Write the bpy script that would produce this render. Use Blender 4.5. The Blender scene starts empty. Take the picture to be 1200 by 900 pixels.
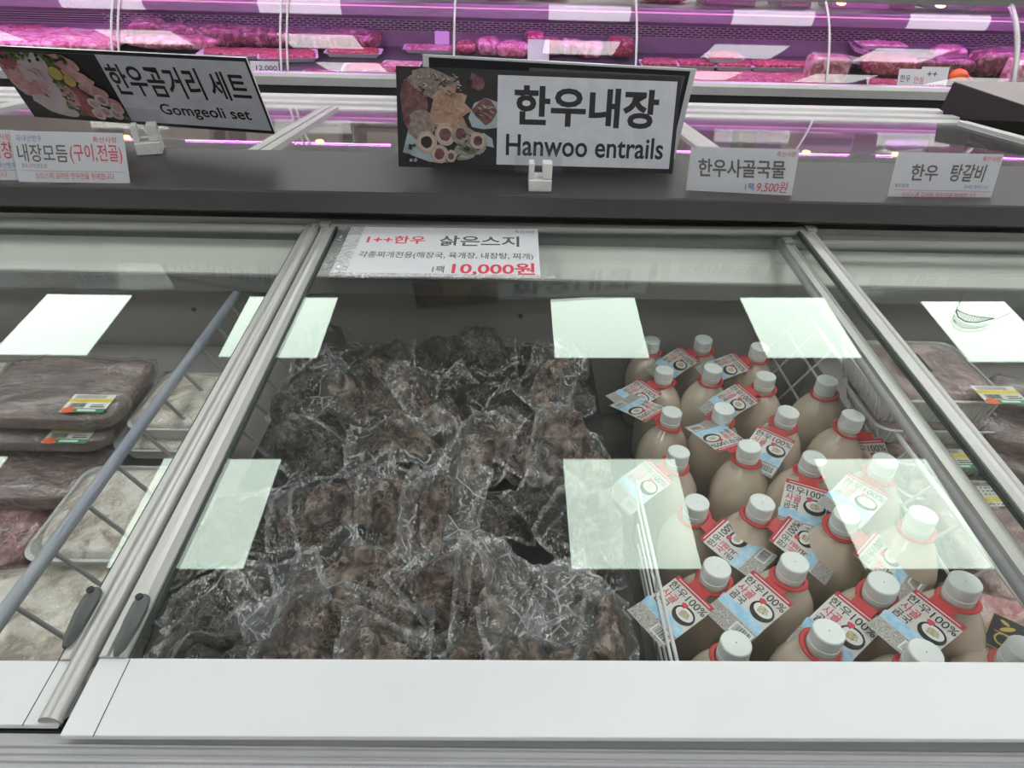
import bpy, bmesh, math, random
import numpy as np
from math import sin, cos, pi, radians, sqrt
from mathutils import Matrix, Vector

C = bpy.context.collection
S = bpy.context.scene
# ------------------------------------------------------------------ camera
F_PX, ROLL, PITCH, YAW = 780.0, .027, .6094, .0178
_fw = np.array([sin(YAW)*cos(PITCH), cos(YAW)*cos(PITCH), -sin(PITCH)])
_rt = np.array([cos(YAW), -sin(YAW), 0]); _up = np.cross(_rt, _fw)
_r2 = cos(ROLL)*_rt + sin(ROLL)*_up; _u2 = -sin(ROLL)*_rt + cos(ROLL)*_up
EYE = np.array([0, 0, 1.42])
cd = bpy.data.cameras.new('camera'); cam = bpy.data.objects.new('camera', cd); C.objects.link(cam)
cd.sensor_width = 36; cd.lens = F_PX/1200*36; cd.clip_start = .02
cam.matrix_world = Matrix(((_r2[0], _u2[0], -_fw[0], 0), (_r2[1], _u2[1], -_fw[1], 0), (_r2[2], _u2[2], -_fw[2], 1.42), (0, 0, 0, 1)))
S.camera = cam
S.view_settings.view_transform = 'Standard'; S.view_settings.look = 'None'
S.view_settings.gamma = 1; S.view_settings.use_curve_mapping = False
S.view_settings.exposure = 0.0
PANEL_L = 6.9            # radiance of the ceiling light panels
LED_L = 36.0              # magenta display tubes
S.cycles.transparent_max_bounces = 40
S.cycles.max_bounces = 10; S.cycles.diffuse_bounces = 4; S.cycles.glossy_bounces = 4
S.cycles.sample_clamp_indirect = 6
w = bpy.data.worlds.new('world'); S.world = w; w.use_nodes = True
w.node_tree.nodes['Background'].inputs[0].default_value = (.5, .52, .55, 1)
w.node_tree.nodes['Background'].inputs[1].default_value = .1

def at(x, y, n, p):      # where the sight line of photo point (x, y) meets a plane of the place
    d = _fw*F_PX + _r2*(x-600) - _u2*(y-450); n = np.array(n, float); p = np.array(p, float)
    return EYE + d*(((p-EYE)@n)/(d@n))
def atz(x, y, z): return at(x, y, (0, 0, 1), (0, 0, z))
def aty(x, y, Y): return at(x, y, (0, 1, 0), (0, Y, 0))

# ------------------------------------------------------------------ materials
def nodes(name):
    m = bpy.data.materials.new(name); m.use_nodes = True
    nt = m.node_tree; nt.nodes.clear()
    out = nt.nodes.new('ShaderNodeOutputMaterial')
    return m, nt, out
def N(nt, t, **kw):
    n = nt.nodes.new(t)
    for k, v in kw.items():
        if isinstance(k, str) and hasattr(n, k): setattr(n, k, v)
    return n
def L(nt, a, b): nt.links.new(a, b)
def coords(nt, scale, stretch=(1, 1, 1), rnd=True):
    tc = N(nt, 'ShaderNodeTexCoord'); mp = N(nt, 'ShaderNodeMapping')
    mp.inputs['Scale'].default_value = [scale*s for s in stretch]
    L(nt, tc.outputs['Object'], mp.inputs['Vector'])
    if rnd:
        oi = N(nt, 'ShaderNodeObjectInfo'); mu = N(nt, 'ShaderNodeMath', operation='MULTIPLY'); mu.inputs[1].default_value = 37.0
        L(nt, oi.outputs['Random'], mu.inputs[0]); L(nt, mu.outputs[0], mp.inputs['Location'])
    return mp.outputs['Vector']
def noise(nt, vec, scale, detail=3, rough=.55, dist=0):
    n = N(nt, 'ShaderNodeTexNoise'); n.inputs['Scale'].default_value = scale; n.inputs['Detail'].default_value = detail
    n.inputs['Roughness'].default_value = rough; n.inputs['Distortion'].default_value = dist
    L(nt, vec, n.inputs['Vector']); return n.outputs['Fac']
def ramp(nt, fac, stops):
    r = N(nt, 'ShaderNodeValToRGB'); e = r.color_ramp.elements
    while len(e) < len(stops): e.new(.5)
    for i, (p, c) in enumerate(stops):
        e[i].position = p; e[i].color = tuple(c)+((1,) if len(c) == 3 else ())
    L(nt, fac, r.inputs['Fac']); return r.outputs['Color']
def bumpn(nt, h, strength, dist=.002):
    b = N(nt, 'ShaderNodeBump'); b.inputs['Strength'].default_value = strength; b.inputs['Distance'].default_value = dist
    L(nt, h, b.inputs['Height']); return b.outputs['Normal']
def mat(name, c, rough=.5, metal=0, c2=None, ns=30, stretch=(1, 1, 1), bump=0, bs=60, coat=0, spec=.5, emit=0, bd=.002, detail=4, sub=0):
    m, nt, out = nodes(name)
    p = N(nt, 'ShaderNodeBsdfPrincipled')
    p.inputs['Roughness'].default_value = rough; p.inputs['Metallic'].default_value = metal
    p.inputs['Specular IOR Level'].default_value = spec; p.inputs['Coat Weight'].default_value = coat; p.inputs['Coat Roughness'].default_value = .08
    v = coords(nt, 1, stretch)
    if c2 is None: c2 = tuple(x*.9 for x in c)
    L(nt, ramp(nt, noise(nt, v, ns, detail), [(.35, c), (.68, c2)]), p.inputs['Base Color'])
    if bump: L(nt, bumpn(nt, noise(nt, v, bs, 4), bump, bd), p.inputs['Normal'])
    if emit:
        p.inputs['Emission Color'].default_value = tuple(c)+(1,); p.inputs['Emission Strength'].default_value = emit
    L(nt, p.outputs[0], out.inputs[0]); return m
def fresnel(nt, f0, nrm=None, power=5.0):
    g = N(nt, 'ShaderNodeNewGeometry'); d = N(nt, 'ShaderNodeVectorMath', operation='DOT_PRODUCT')
    L(nt, nrm if nrm else g.outputs['Normal'], d.inputs[0]); L(nt, g.outputs['Incoming'], d.inputs[1])
    a = N(nt, 'ShaderNodeMath', operation='ABSOLUTE'); L(nt, d.outputs['Value'], a.inputs[0])
    s = N(nt, 'ShaderNodeMath', operation='SUBTRACT', use_clamp=True); s.inputs[0].default_value = 1; L(nt, a.outputs[0], s.inputs[1])
    p = N(nt, 'ShaderNodeMath', operation='POWER'); L(nt, s.outputs[0], p.inputs[0]); p.inputs[1].default_value = power
    q = N(nt, 'ShaderNodeMath', operation='MULTIPLY_ADD', use_clamp=True); L(nt, p.outputs[0], q.inputs[0]); q.inputs[1].default_value = 1-f0; q.inputs[2].default_value = f0
    return q.outputs[0]
def glass_mat(name, f0=.045, gloss=(1, 1, 1), trans=(1, 1, 1), rough=0.0, haze=0, wavy=0):
    m, nt, out = nodes(name)
    t = N(nt, 'ShaderNodeBsdfTransparent'); t.inputs[0].default_value = tuple(trans)+(1,)
    g = N(nt, 'ShaderNodeBsdfGlossy'); g.inputs[0].default_value = tuple(gloss)+(1,); g.inputs['Roughness'].default_value = rough
    mx = N(nt, 'ShaderNodeMixShader'); L(nt, fresnel(nt, f0), mx.inputs[0]); 
    src = t.outputs[0]
    if haze:
        df = N(nt, 'ShaderNodeBsdfDiffuse'); df.inputs[0].default_value = (.8, .8, .8, 1)
        h = N(nt, 'ShaderNodeMixShader'); h.inputs[0].default_value = haze; L(nt, t.outputs[0], h.inputs[1]); L(nt, df.outputs[0], h.inputs[2]); src = h.outputs[0]
    L(nt, src, mx.inputs[1]); L(nt, g.outputs[0], mx.inputs[2]); L(nt, mx.outputs[0], out.inputs[0])
    return m
def film_mat(name, haze=.10, f0=.06, scale=1.0, strength=.9, tint=(.8, .8, .82)):
    # crinkled clear plastic: see-through, a little milky, with sharp fold highlights partly painted in
    m, nt, out = nodes(name)
    v = coords(nt, 1)
    wn = N(nt, 'ShaderNodeTexNoise'); wn.inputs['Scale'].default_value = 18*scale; wn.inputs['Detail'].default_value = 2; L(nt, v, wn.inputs['Vector'])
    ad = N(nt, 'ShaderNodeVectorMath', operation='MULTIPLY_ADD'); L(nt, wn.outputs['Color'], ad.inputs[0]); ad.inputs[1].default_value = (.07, .07, .07); L(nt, v, ad.inputs[2])
    vo = N(nt, 'ShaderNodeTexVoronoi', feature='DISTANCE_TO_EDGE'); vo.inputs['Scale'].default_value = 48*scale; L(nt, ad.outputs[0], vo.inputs['Vector'])
    v2 = N(nt, 'ShaderNodeTexVoronoi', feature='F1'); v2.inputs['Scale'].default_value = 120*scale; L(nt, ad.outputs[0], v2.inputs['Vector'])
    mi = N(nt, 'ShaderNodeMath', operation='MINIMUM'); L(nt, vo.outputs['Distance'], mi.inputs[0]); mi.inputs[1].default_value = .16
    ma = N(nt, 'ShaderNodeMath', operation='MULTIPLY_ADD'); L(nt, v2.outputs['Distance'], ma.inputs[0]); ma.inputs[1].default_value = .22; L(nt, mi.outputs[0], ma.inputs[2])
    nz = noise(nt, v, 26*scale, 5, .65, 1.2)
    mb = N(nt, 'ShaderNodeMath', operation='MULTIPLY_ADD'); L(nt, nz, mb.inputs[0]); mb.inputs[1].default_value = .8; L(nt, ma.outputs[0], mb.inputs[2])
    nm = bumpn(nt, mb.outputs[0], strength, .012)
    t = N(nt, 'ShaderNodeBsdfTransparent'); t.inputs[0].default_value = (.97, .97, .97, 1)
    g = N(nt, 'ShaderNodeBsdfGlossy'); g.inputs['Roughness'].default_value = .07; L(nt, nm, g.inputs['Normal'])
    df = N(nt, 'ShaderNodeBsdfDiffuse'); df.inputs[0].default_value = tuple(tint)+(1,); L(nt, nm, df.inputs['Normal'])
    # whitened crease lines and streaks paint the glint of folds
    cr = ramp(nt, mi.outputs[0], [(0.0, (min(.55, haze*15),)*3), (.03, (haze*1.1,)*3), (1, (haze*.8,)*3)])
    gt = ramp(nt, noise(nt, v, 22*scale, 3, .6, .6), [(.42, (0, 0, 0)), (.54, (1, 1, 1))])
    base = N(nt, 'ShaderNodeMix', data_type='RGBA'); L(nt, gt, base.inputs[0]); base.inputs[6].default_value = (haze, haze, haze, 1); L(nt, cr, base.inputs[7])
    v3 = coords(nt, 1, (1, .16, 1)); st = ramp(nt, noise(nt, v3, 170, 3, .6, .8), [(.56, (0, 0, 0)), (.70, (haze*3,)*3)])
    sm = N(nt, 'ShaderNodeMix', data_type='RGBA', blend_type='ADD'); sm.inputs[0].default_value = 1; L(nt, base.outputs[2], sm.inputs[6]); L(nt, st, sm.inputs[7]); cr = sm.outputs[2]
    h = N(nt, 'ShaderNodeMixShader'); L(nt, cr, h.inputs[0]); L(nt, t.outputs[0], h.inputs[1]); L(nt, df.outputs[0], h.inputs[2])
    mx = N(nt, 'ShaderNodeMixShader'); L(nt, fresnel(nt, f0, nm, 4.0), mx.inputs[0]); L(nt, h.outputs[0], mx.inputs[1]); L(nt, g.outputs[0], mx.inputs[2])
    L(nt, mx.outputs[0], out.inputs[0]); return m
def meat_mat(name, stops, scale=60, rough=.32, bump=.8, coat=.4, strings=None, ss=1.0, stretch=(1, 1, 1)):
    m, nt, out = nodes(name)
    p = N(nt, 'ShaderNodeBsdfPrincipled'); p.inputs['Roughness'].default_value = rough; p.inputs['Coat Weight'].default_value = coat; p.inputs['Coat Roughness'].default_value = .15
    v = coords(nt, 1, stretch)
    col = ramp(nt, noise(nt, v, scale, 5, .62, .8), stops)
    if strings:  # pale tissue lines; on tendon they also paint film glints
        wn = N(nt, 'ShaderNodeTexNoise'); wn.inputs['Scale'].default_value = 45*ss; wn.inputs['Detail'].default_value = 3; L(nt, v, wn.inputs['Vector'])
        ad = N(nt, 'ShaderNodeVectorMath', operation='MULTIPLY_ADD'); L(nt, wn.outputs['Color'], ad.inputs[0]); ad.inputs[1].default_value = (.042/ss,)*3; L(nt, v, ad.inputs[2])
        vo = N(nt, 'ShaderNodeTexVoronoi', feature='DISTANCE_TO_EDGE'); vo.inputs['Scale'].default_value = 95*ss; L(nt, ad.outputs[0], vo.inputs['Vector'])
        gate = noise(nt, v, 30*ss, 3, .6, .5)
        a = ramp(nt, vo.outputs['Distance'], [(0, (1, 1, 1)), (.04, (.8, .8, .8)), (.09, (0, 0, 0))]); b = ramp(nt, gate, [(.49, (0, 0, 0)), (.60, (1, 1, 1))])
        mu = N(nt, 'ShaderNodeMath', operation='MULTIPLY'); L(nt, a, mu.inputs[0]); L(nt, b, mu.inputs[1])
        m2 = N(nt, 'ShaderNodeMath', operation='MULTIPLY'); L(nt, mu.outputs[0], m2.inputs[0]); m2.inputs[1].default_value = strings[1]
        mc = N(nt, 'ShaderNodeMix', data_type='RGBA'); L(nt, m2.outputs[0], mc.inputs[0]); L(nt, col, mc.inputs[6]); mc.inputs[7].default_value = tuple(strings[0])+(1,)
        col = mc.outputs[2]
    L(nt, col, p.inputs['Base Color'])
    if bump: L(nt, bumpn(nt, noise(nt, v, scale*1.8, 6, .7, 1.0), bump, .006), p.inputs['Normal'])
    L(nt, p.outputs[0], out.inputs[0]); return m
def emit_mat(name, c, s):
    m, nt, out = nodes(name); e = N(nt, 'ShaderNodeEmission'); e.inputs[0].default_value = tuple(c)+(1,); e.inputs[1].default_value = s
    L(nt, e.outputs[0], out.inputs[0]); return m

M = dict(
    alu=mat('satin_aluminium', (.55, .555, .53), .36, .45, (.51, .515, .49), 9),
    alu_dark=mat('dull_aluminium', (.40, .40, .39), .4, .5, (.36, .36, .35), 9),
    trim=mat('white_painted_trim', (.74, .76, .77), .38, 0, (.71, .73, .74), 6, coat=.15),
    rim=mat('grey_plastic_rim', (.44, .44, .46), .45, 0, (.39, .39, .41), 9, (1, 8, 1)),
    shelf=mat('charcoal_coated_shelf', (.052, .046, .047), .40, 0, (.047, .043, .044), 5, spec=.3),
    fascia=mat('charcoal_fascia', (.078, .074, .078), .5, 0, (.07, .068, .07), 6),
    black=mat('black_plastic', (.012, .012, .013), .5),
    seal=mat('dark_rubber_seal', (.05, .06, .055), .6),
    cream=mat('pale_liner', (.86, .87, .82), .45, 0, (.82, .83, .78), 5),
    liner=mat('grey_liner_wall', (.37, .34, .34), .45, 0, (.34, .31, .31), 4),
    strip=mat('grey_edge_strip', (.21, .20, .205), .5),
    riser=mat('blue_grey_riser', (.33, .36, .37), .4),
    wire=mat('white_coated_wire', (.66, .67, .66), .4),
    wire_g=mat('grey_coated_wire', (.36, .37, .36), .4),
    blue=mat('scuffed_blue_grey_tube', (.27, .31, .40), .38, .2, (.38, .40, .45), 22, (1, .3, 1), bump=.3, bs=50),
    grip=mat('dark_grey_grip', (.11, .125, .12), .5),
    white_p=mat('white_plastic', (.78, .78, .76), .4, coat=.2),
    cap=mat('white_cap_plastic', (.80, .85, .83), .38, coat=.1, c2=(.77, .82, .80)),
    red=mat('red_plastic_ring', (.62, .055, .06), .4),
    card=mat('white_card', (.74, .75, .78), .35, c2=(.72, .73, .76), coat=.5),
    cardg=mat('glossy_card_print', (.70, .69, .66), .4, c2=(.66, .65, .62), coat=.35),
    ink=mat('black_ink', (.015, .015, .018), .5),
    ink_g=mat('grey_ink', (.14, .13, .13), .5),
    ink_r=mat('red_ink', (.72, .07, .11), .5),
    ink_dr=mat('dark_red_ink', (.55, .035, .06), .5),
    ink_b=mat('blue_ink', (.10, .20, .55), .5),
    ink_lb=mat('light_blue_ink', (.28, .58, .82), .5, c2=(.55, .74, .85), ns=90),
    ink_w=mat('white_ink', (.80, .80, .80), .5),
    ink_y=mat('yellow_ink', (.80, .62, .05), .5),
    ink_o=mat('orange_ink', (.85, .13, .03), .5),
    ink_gr=mat('green_ink', (.05, .30, .12), .5),
    bowl=mat('soup_pieces', (.60, .56, .38), .5, c2=(.45, .40, .25), ns=300),
    gold=mat('gold_ink', (.55, .40, .12), .4, .3),
    noise_print=mat('dense_small_print', (.66, .64, .60), .5, 0, (.07, .065, .06), 520, (1, 2.5, 1), detail=1),
    tray=mat('white_foam_tray', (.70, .72, .70), .42, coat=.2),
    floor=mat('grey_vinyl_floor', (.42, .42, .41), .4, 0, (.36, .36, .35), 3),
    ceil=mat('white_ceiling_board', (.75, .75, .74), .8, 0, (.70, .70, .69), 4),
    wallm=mat('warm_wall', (.46, .36, .33), .7),
    steel=mat('stainless_steel', (.52, .50, .51), .3, .75, (.42, .41, .42), 9, (1, 1, 8)),
    brown=mat('brown_board', (.20, .14, .11), .6, 0, (.15, .10, .08), 6),
    deck=mat('dark_display_mat', (.05, .05, .055), .35, 0, (.035, .035, .04), 6),
    deck_wall=mat('brushed_back_wall', (.26, .25, .26), .35, .4, (.18, .17, .18), 7),
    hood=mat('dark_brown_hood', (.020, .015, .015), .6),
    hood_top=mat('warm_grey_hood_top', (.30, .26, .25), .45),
    broth=mat('milky_bone_broth', (.62, .53, .43), .16, 0, (.60, .50, .40), 7, coat=.55, bump=.25, bs=14, bd=.01, sub=0),
    orange=mat('orange_net', (.95, .18, .02), .5, bump=.6, bs=90),
)
M['glass'] = glass_mat('lid_glass', .045, (.85, 1.0, .88), (.995, 1.0, .995))
M['glass_clear'] = glass_mat('clear_display_glass', .035, (1, 1, 1), (.99, .99, .99))
M['acrylic'] = glass_mat('clear_acrylic', .018, (1, 1, 1), (.97, .97, .98), .05, .02)
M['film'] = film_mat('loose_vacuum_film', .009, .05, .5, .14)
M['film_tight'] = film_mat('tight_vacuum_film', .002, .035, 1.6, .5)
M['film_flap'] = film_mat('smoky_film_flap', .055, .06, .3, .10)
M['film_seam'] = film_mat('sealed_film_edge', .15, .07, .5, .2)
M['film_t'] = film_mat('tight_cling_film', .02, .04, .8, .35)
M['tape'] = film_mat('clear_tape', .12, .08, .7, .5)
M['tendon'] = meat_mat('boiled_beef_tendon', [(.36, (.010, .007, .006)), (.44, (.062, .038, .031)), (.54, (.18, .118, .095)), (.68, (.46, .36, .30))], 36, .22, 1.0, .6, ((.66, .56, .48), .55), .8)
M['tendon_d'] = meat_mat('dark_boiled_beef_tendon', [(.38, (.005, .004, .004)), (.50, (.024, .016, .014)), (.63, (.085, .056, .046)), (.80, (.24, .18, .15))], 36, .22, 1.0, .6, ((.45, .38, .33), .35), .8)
M['liver'] = meat_mat('frozen_purple_brown_meat', [(.34, (.075, .038, .037)), (.47, (.145, .082, .076)), (.60, (.21, .135, .125)), (.73, (.42, .35, .33))], 24, .22, 1.0, .8, ((.6, .52, .5), .25), .45, (.38, 1, 1))
M['offal'] = meat_mat('pale_offal', [(.36, (.36, .28, .21)), (.46, (.66, .59, .48)), (.56, (.86, .82, .74)), (.75, (.92, .91, .86))], 20, .3, 1.0, .5, ((.85, .82, .76), .5), .45)
M['marbled'] = meat_mat('marbled_frozen_meat', [(.34, (.13, .055, .055)), (.46, (.26, .14, .135)), (.58, (.46, .30, .28)), (.74, (.68, .56, .53))], 24, .3, .9, .5)
M['mince'] = meat_mat('red_meat', [(.36, (.12, .010, .015)), (.47, (.36, .045, .05)), (.58, (.58, .16, .16)), (.72, (.85, .62, .60))], 48, .3, 1.0, .5)
M['slab'] = meat_mat('dark_red_meat_block', [(.36, (.05, .010, .014)), (.48, (.20, .045, .055)), (.58, (.38, .16, .16)), (.72, (.75, .58, .58))], 26, .25, 1.0, .7)
M['pork'] = meat_mat('pink_fatty_meat', [(.36, (.34, .06, .08)), (.47, (.62, .24, .25)), (.58, (.82, .60, .58)), (.74, (.90, .84, .80))], 22, .3, .9, .6)
M['panel'] = emit_mat('light_panel_diffuser', (.97, 1.0, .975), PANEL_L)
M['led'] = emit_mat('magenta_display_tube', (.80, .17, 1.0), LED_L)
M['ledp'] = emit_mat('pink_led_strip', (1.0, .35, .75), 1.1)
M['warm'] = emit_mat('warm_spot_bulb', (1.0, .45, .14), 14)

# ------------------------------------------------------------------ mesh building
class G:
    def __init__(s): s.v = []; s.f = []; s.m = []
    def add(s, vs, fs, m=0):
        o = len(s.v); s.v += [tuple(map(float, v)) for v in vs]; s.f += [tuple(i+o for i in f) for f in fs]; s.m += [m]*len(fs); return s
    def box(s, a, b, m=0):
        x0, y0, z0 = a; x1, y1, z1 = b
        return s.add([(x0, y0, z0), (x1, y0, z0), (x1, y1, z0), (x0, y1, z0), (x0, y0, z1), (x1, y0, z1), (x1, y1, z1), (x0, y1, z1)],
                     [(0, 3, 2, 1), (4, 5, 6, 7), (0, 1, 5, 4), (1, 2, 6, 5), (2, 3, 7, 6), (3, 0, 4, 7)], m)
    def ext(s, prof, a, b, ax=0, m=0):       # a closed profile pushed along axis ax
        n = len(prof); vs = []
        for t in (a, b):
            for p in prof: vs.append((t, p[0], p[1]) if ax == 0 else (p[0], t, p[1]) if ax == 1 else (p[0], p[1], t))
        fs = [(i, (i+1) % n, (i+1) % n+n, i+n) for i in range(n)]+[tuple(range(n))[::-1], tuple(range(n, 2*n))]
        return s.add(vs, fs, m)
    def tube(s, pts, r, n=8, m=0, caps=True):
        pts = [Vector(p) for p in pts]; vs = []; fs = []
        for i, p in enumerate(pts):
            d = (pts[min(i+1, len(pts)-1)]-pts[max(i-1, 0)]).normalized()
            a = d.orthogonal().normalized() if i == 0 else (a-d*a.dot(d)).normalized()
            b = d.cross(a); rr = r[i] if isinstance(r, (list, tuple)) else r
            for k in range(n): vs.append(p+(a*cos(2*pi*k/n)+b*sin(2*pi*k/n))*rr)
        for i in range(len(pts)-1):
            for k in range(n): fs.append((i*n+k, i*n+(k+1) % n, (i+1)*n+(k+1) % n, (i+1)*n+k))
        if caps: fs += [tuple(range(n))[::-1], tuple((len(pts)-1)*n+k for k in range(n))]
        return s.add(vs, fs, m)
    def lathe(s, prof, n=24, m=0, wob=None, close=True):
        vs = []; fs = []
        for (r, z) in prof:
            for k in range(n):
                a = 2*pi*k/n; q = r*(wob(a, z) if wob else 1); vs.append((q*cos(a), q*sin(a), z))
        for i in range(len(prof)-1):
            for k in range(n): fs.append((i*n+k, i*n+(k+1) % n, (i+1)*n+(k+1) % n, (i+1)*n+k))
        if close: fs += [tuple(range(n))[::-1], tuple((len(prof)-1)*n+k for k in range(n))]
        return s.add(vs, fs, m)
    def loops(s, rings, m=0, cap0=True, cap1=True):
        n = len(rings[0]); vs = [p for r in rings for p in r]; fs = []
        for i in range(len(rings)-1):
            for k in range(n): fs.append((i*n+k, i*n+(k+1) % n, (i+1)*n+(k+1) % n, (i+1)*n+k))
        if cap0: fs.append(tuple(range(n))[::-1])
        if cap1: fs.append(tuple((len(rings)-1)*n+k for k in range(n)))
        return s.add(vs, fs, m)
    def obj(s, name, mats, parent=None, smooth=False, bevel=0, **kw):
        me = bpy.data.meshes.new(name); me.from_pydata(s.v, [], s.f)
        if not isinstance(mats, (list, tuple)): mats = [mats]
        for q in mats: me.materials.append(M[q] if isinstance(q, str) else q)
        if len(mats) > 1: me.polygons.foreach_set('material_index', s.m)
        if smooth: me.polygons.foreach_set('use_smooth', [True]*len(me.polygons))
        me.update()
        o = bpy.data.objects.new(name, me); C.objects.link(o)
        if parent: o.parent = parent
        if bevel:
            b = o.modifiers.new('bevel', 'BEVEL'); b.width = bevel; b.segments = 2; b.limit_method = 'ANGLE'; b.angle_limit = radians(40)
        if smooth == 'auto' or (smooth and kw.get('sharp')):
            me.polygons.foreach_set('use_smooth', [True]*len(me.polygons)); me.set_sharp_from_angle(angle=radians(kw.get('sharp', 40)))
        return o
def tag(o, label, cat, group=None):
    o['label'] = label; o['category'] = cat
    if group: o['group'] = group
    return o
def thing(name, label, cat, loc=(0, 0, 0), rot=(0, 0, 0), group=None, mw=None):
    o = bpy.data.objects.new(name, None); C.objects.link(o); o.empty_display_size = .02
    if mw is not None: o.matrix_world = mw
    else: o.location = loc; o.rotation_euler = rot
    return tag(o, label, cat, group)
def struct(o): o['kind'] = 'structure'; return o
def copy_tree(o, parent=None):
    c = o.copy(); C.objects.link(c); c.parent = parent
    for ch in list(o.children): copy_tree(ch, c)
    return c
def relabel(o, label): o['label'] = label; return o

def hsh(i, j, s):
    n = (i.astype(np.int64)*374761393+j.astype(np.int64)*668265263+s*2147483647) & 0xffffffff
    n = ((n ^ (n >> 13))*1274126177) & 0xffffffff
    return ((n ^ (n >> 16)) & 0xffff)/65535.0
def vn(x, y, s=0):
    i = np.floor(x); j = np.floor(y); u = x-i; v = y-j; u = u*u*(3-2*u); v = v*v*(3-2*v)
    return (hsh(i, j, s)*(1-u)+hsh(i+1, j, s)*u)*(1-v)+(hsh(i, j+1, s)*(1-u)+hsh(i+1, j+1, s)*u)*v
def fbm(x, y, s=0, o=4, g=.5):
    r = 0; a = 1; t = 0
    for k in range(o): r = r+a*vn(x*2**k, y*2**k, s+k*17); t += a; a *= g
    return r/t
def ridge(x, y, s=0, o=3):
    r = 0; a = 1; t = 0
    for k in range(o): r = r+a*(1-np.abs(2*vn(x*2**k, y*2**k, s+k*13)-1)); t += a; a *= .55
    return r/t
def facet(x, y, s=0):      # random heights joined by flat triangles: folded plastic
    i = np.floor(x); j = np.floor(y); u = x-i; v = y-j
    a, b, c, d = hsh(i, j, s), hsh(i+1, j, s), hsh(i, j+1, s), hsh(i+1, j+1, s)
    return np.where(u+v < 1, a+u*(b-a)+v*(c-a), d+(1-u)*(c-d)+(1-v)*(b-d))
def sq(w, l, h, exy=.35, ez=.45, nu=36, nv=14, amp=.004, fr=25, seed=0, flat=0):
    # a soft block: superellipsoid with lumpy skin; base at z=0
    g = G(); th = np.linspace(0, 2*pi, nu, endpoint=False); ph = np.linspace(-pi/2, pi/2, nv)
    sp = lambda a, e: np.sign(a)*np.abs(a)**e
    T, Pp = np.meshgrid(th, ph)
    X = w/2*sp(np.cos(Pp), ez)*sp(np.cos(T), exy); Y = l/2*sp(np.cos(Pp), ez)*sp(np.sin(T), exy); Z = h/2*sp(np.sin(Pp), ez)
    n = fbm(X*fr+Z*fr*1.3+seed*3.1, Y*fr-Z*fr, seed, 4)-.5
    n2 = fbm(Y*fr*.9+9+seed, Z*fr*1.2+X*fr*.3, seed+5, 3)-.5
    k = 1+2*amp*n/max(min(w, l)/2, .01); X = X*k+amp*n2; Y = Y*k+amp*n; Z = Z+amp*1.5*n*(np.abs(Z) > h*.15)
    Z = Z-Z.min()
    vs = np.stack([X, Y, Z], -1).reshape(-1, 3); fs = []
    for i in range(nv-1):
        for j in range(nu): fs.append((i*nu+j, i*nu+(j+1) % nu, (i+1)*nu+(j+1) % nu, (i+1)*nu+j))
    return g.add(vs, fs)
def rrect(w, l, r, z, n=5, cx=0, cy=0):
    out = []
    for (sx, sy, a0) in ((1, 1, 0), (-1, 1, pi/2), (-1, -1, pi), (1, -1, 3*pi/2)):
        for k in range(n+1):
            a = a0+pi/2*k/n; out.append((cx+sx*(w/2-r)+r*cos(a), cy+sy*(l/2-r)+r*sin(a), z))
    return out

# ---- flat printing
_tc = {}
def glyphs(s, off=0.0):
    if (s, off) in _tc: return _tc[(s, off)]
    c = bpy.data.curves.new('t', 'FONT'); c.body = s; c.size = 1; c.offset = off; c.resolution_u = 3
    o = bpy.data.objects.new('t', c); C.objects.link(o)
    me = bpy.data.meshes.new_from_object(o.evaluated_get(bpy.context.evaluated_depsgraph_get()))
    vs = np.array([v.co[:2] for v in me.vertices]); fs = [tuple(p.vertices) for p in me.polygons]
    bpy.data.objects.remove(o); bpy.data.curves.remove(c); bpy.data.meshes.remove(me)
    lo = vs.min(0); hi = vs.max(0); vs = (vs-lo)/(hi-lo); _tc[(s, off)] = (vs, fs, (hi-lo)[0]/(hi-lo)[1]); return _tc[(s, off)]
class Flat(G):
    def __init__(s, mats): super().__init__(); s.mats = mats; s.z = .0004
    def up(s): s.z += .00025
    def poly(s, pts, m): s.add([(x, y, s.z) for x, y in pts], [tuple(range(len(pts)))], s.mats.index(m)); return s
    def rect(s, x0, y0, x1, y1, m): return s.poly([(x0, y0), (x1, y0), (x1, y1), (x0, y1)], m)
    def ell(s, cx, cy, rx, ry, m, a=0, n=18, wob=0, seed=0):
        rn = random.Random(seed); q = []
        for k in range(n):
            t = 2*pi*k/n; w_ = 1+wob*(rn.random()-.5)*2; x = rx*cos(t)*w_; y = ry*sin(t)*w_
            q.append((cx+x*cos(a)-y*sin(a), cy+x*sin(a)+y*cos(a)))
        return s.poly(q, m)
    def ring(s, cx, cy, r0, r1, m, a=0, asp=1):
        n = 16; vs = []
        for r in (r0, r1):
            for k in range(n):
                t = 2*pi*k/n; x = r*cos(t); y = r*sin(t)*asp; vs.append((cx+x*cos(a)-y*sin(a), cy+x*sin(a)+y*cos(a), s.z))
        s.add(vs, [(k, (k+1) % n, (k+1) % n+n, k+n) for k in range(n)], s.mats.index(m)); return s
    def text(s, t, x0, y0, x1, y1, m, off=.0, shear=0, skew=0):
        vs, fs, _ = glyphs(t, off)
        s.add([(x0+(x1-x0)*u+shear*(v-.5)*(y1-y0), y0+(y1-y0)*v+skew*u*(x1-x0), s.z) for u, v in vs], fs, s.mats.index(m)); return s
    def make(s, name, parent=None): return s.obj(name, s.mats, parent)
def card_mat(X, Y, Z, a, b, c):
    Rz = Matrix.Rotation(a, 4, 'Z'); Rx = Matrix.Rotation(b, 4, 'X'); Rl = Matrix.Rotation(c, 4, 'Z')
    return Matrix.Translation((X, Y, Z)) @ Rz @ Rx @ Rl

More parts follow.
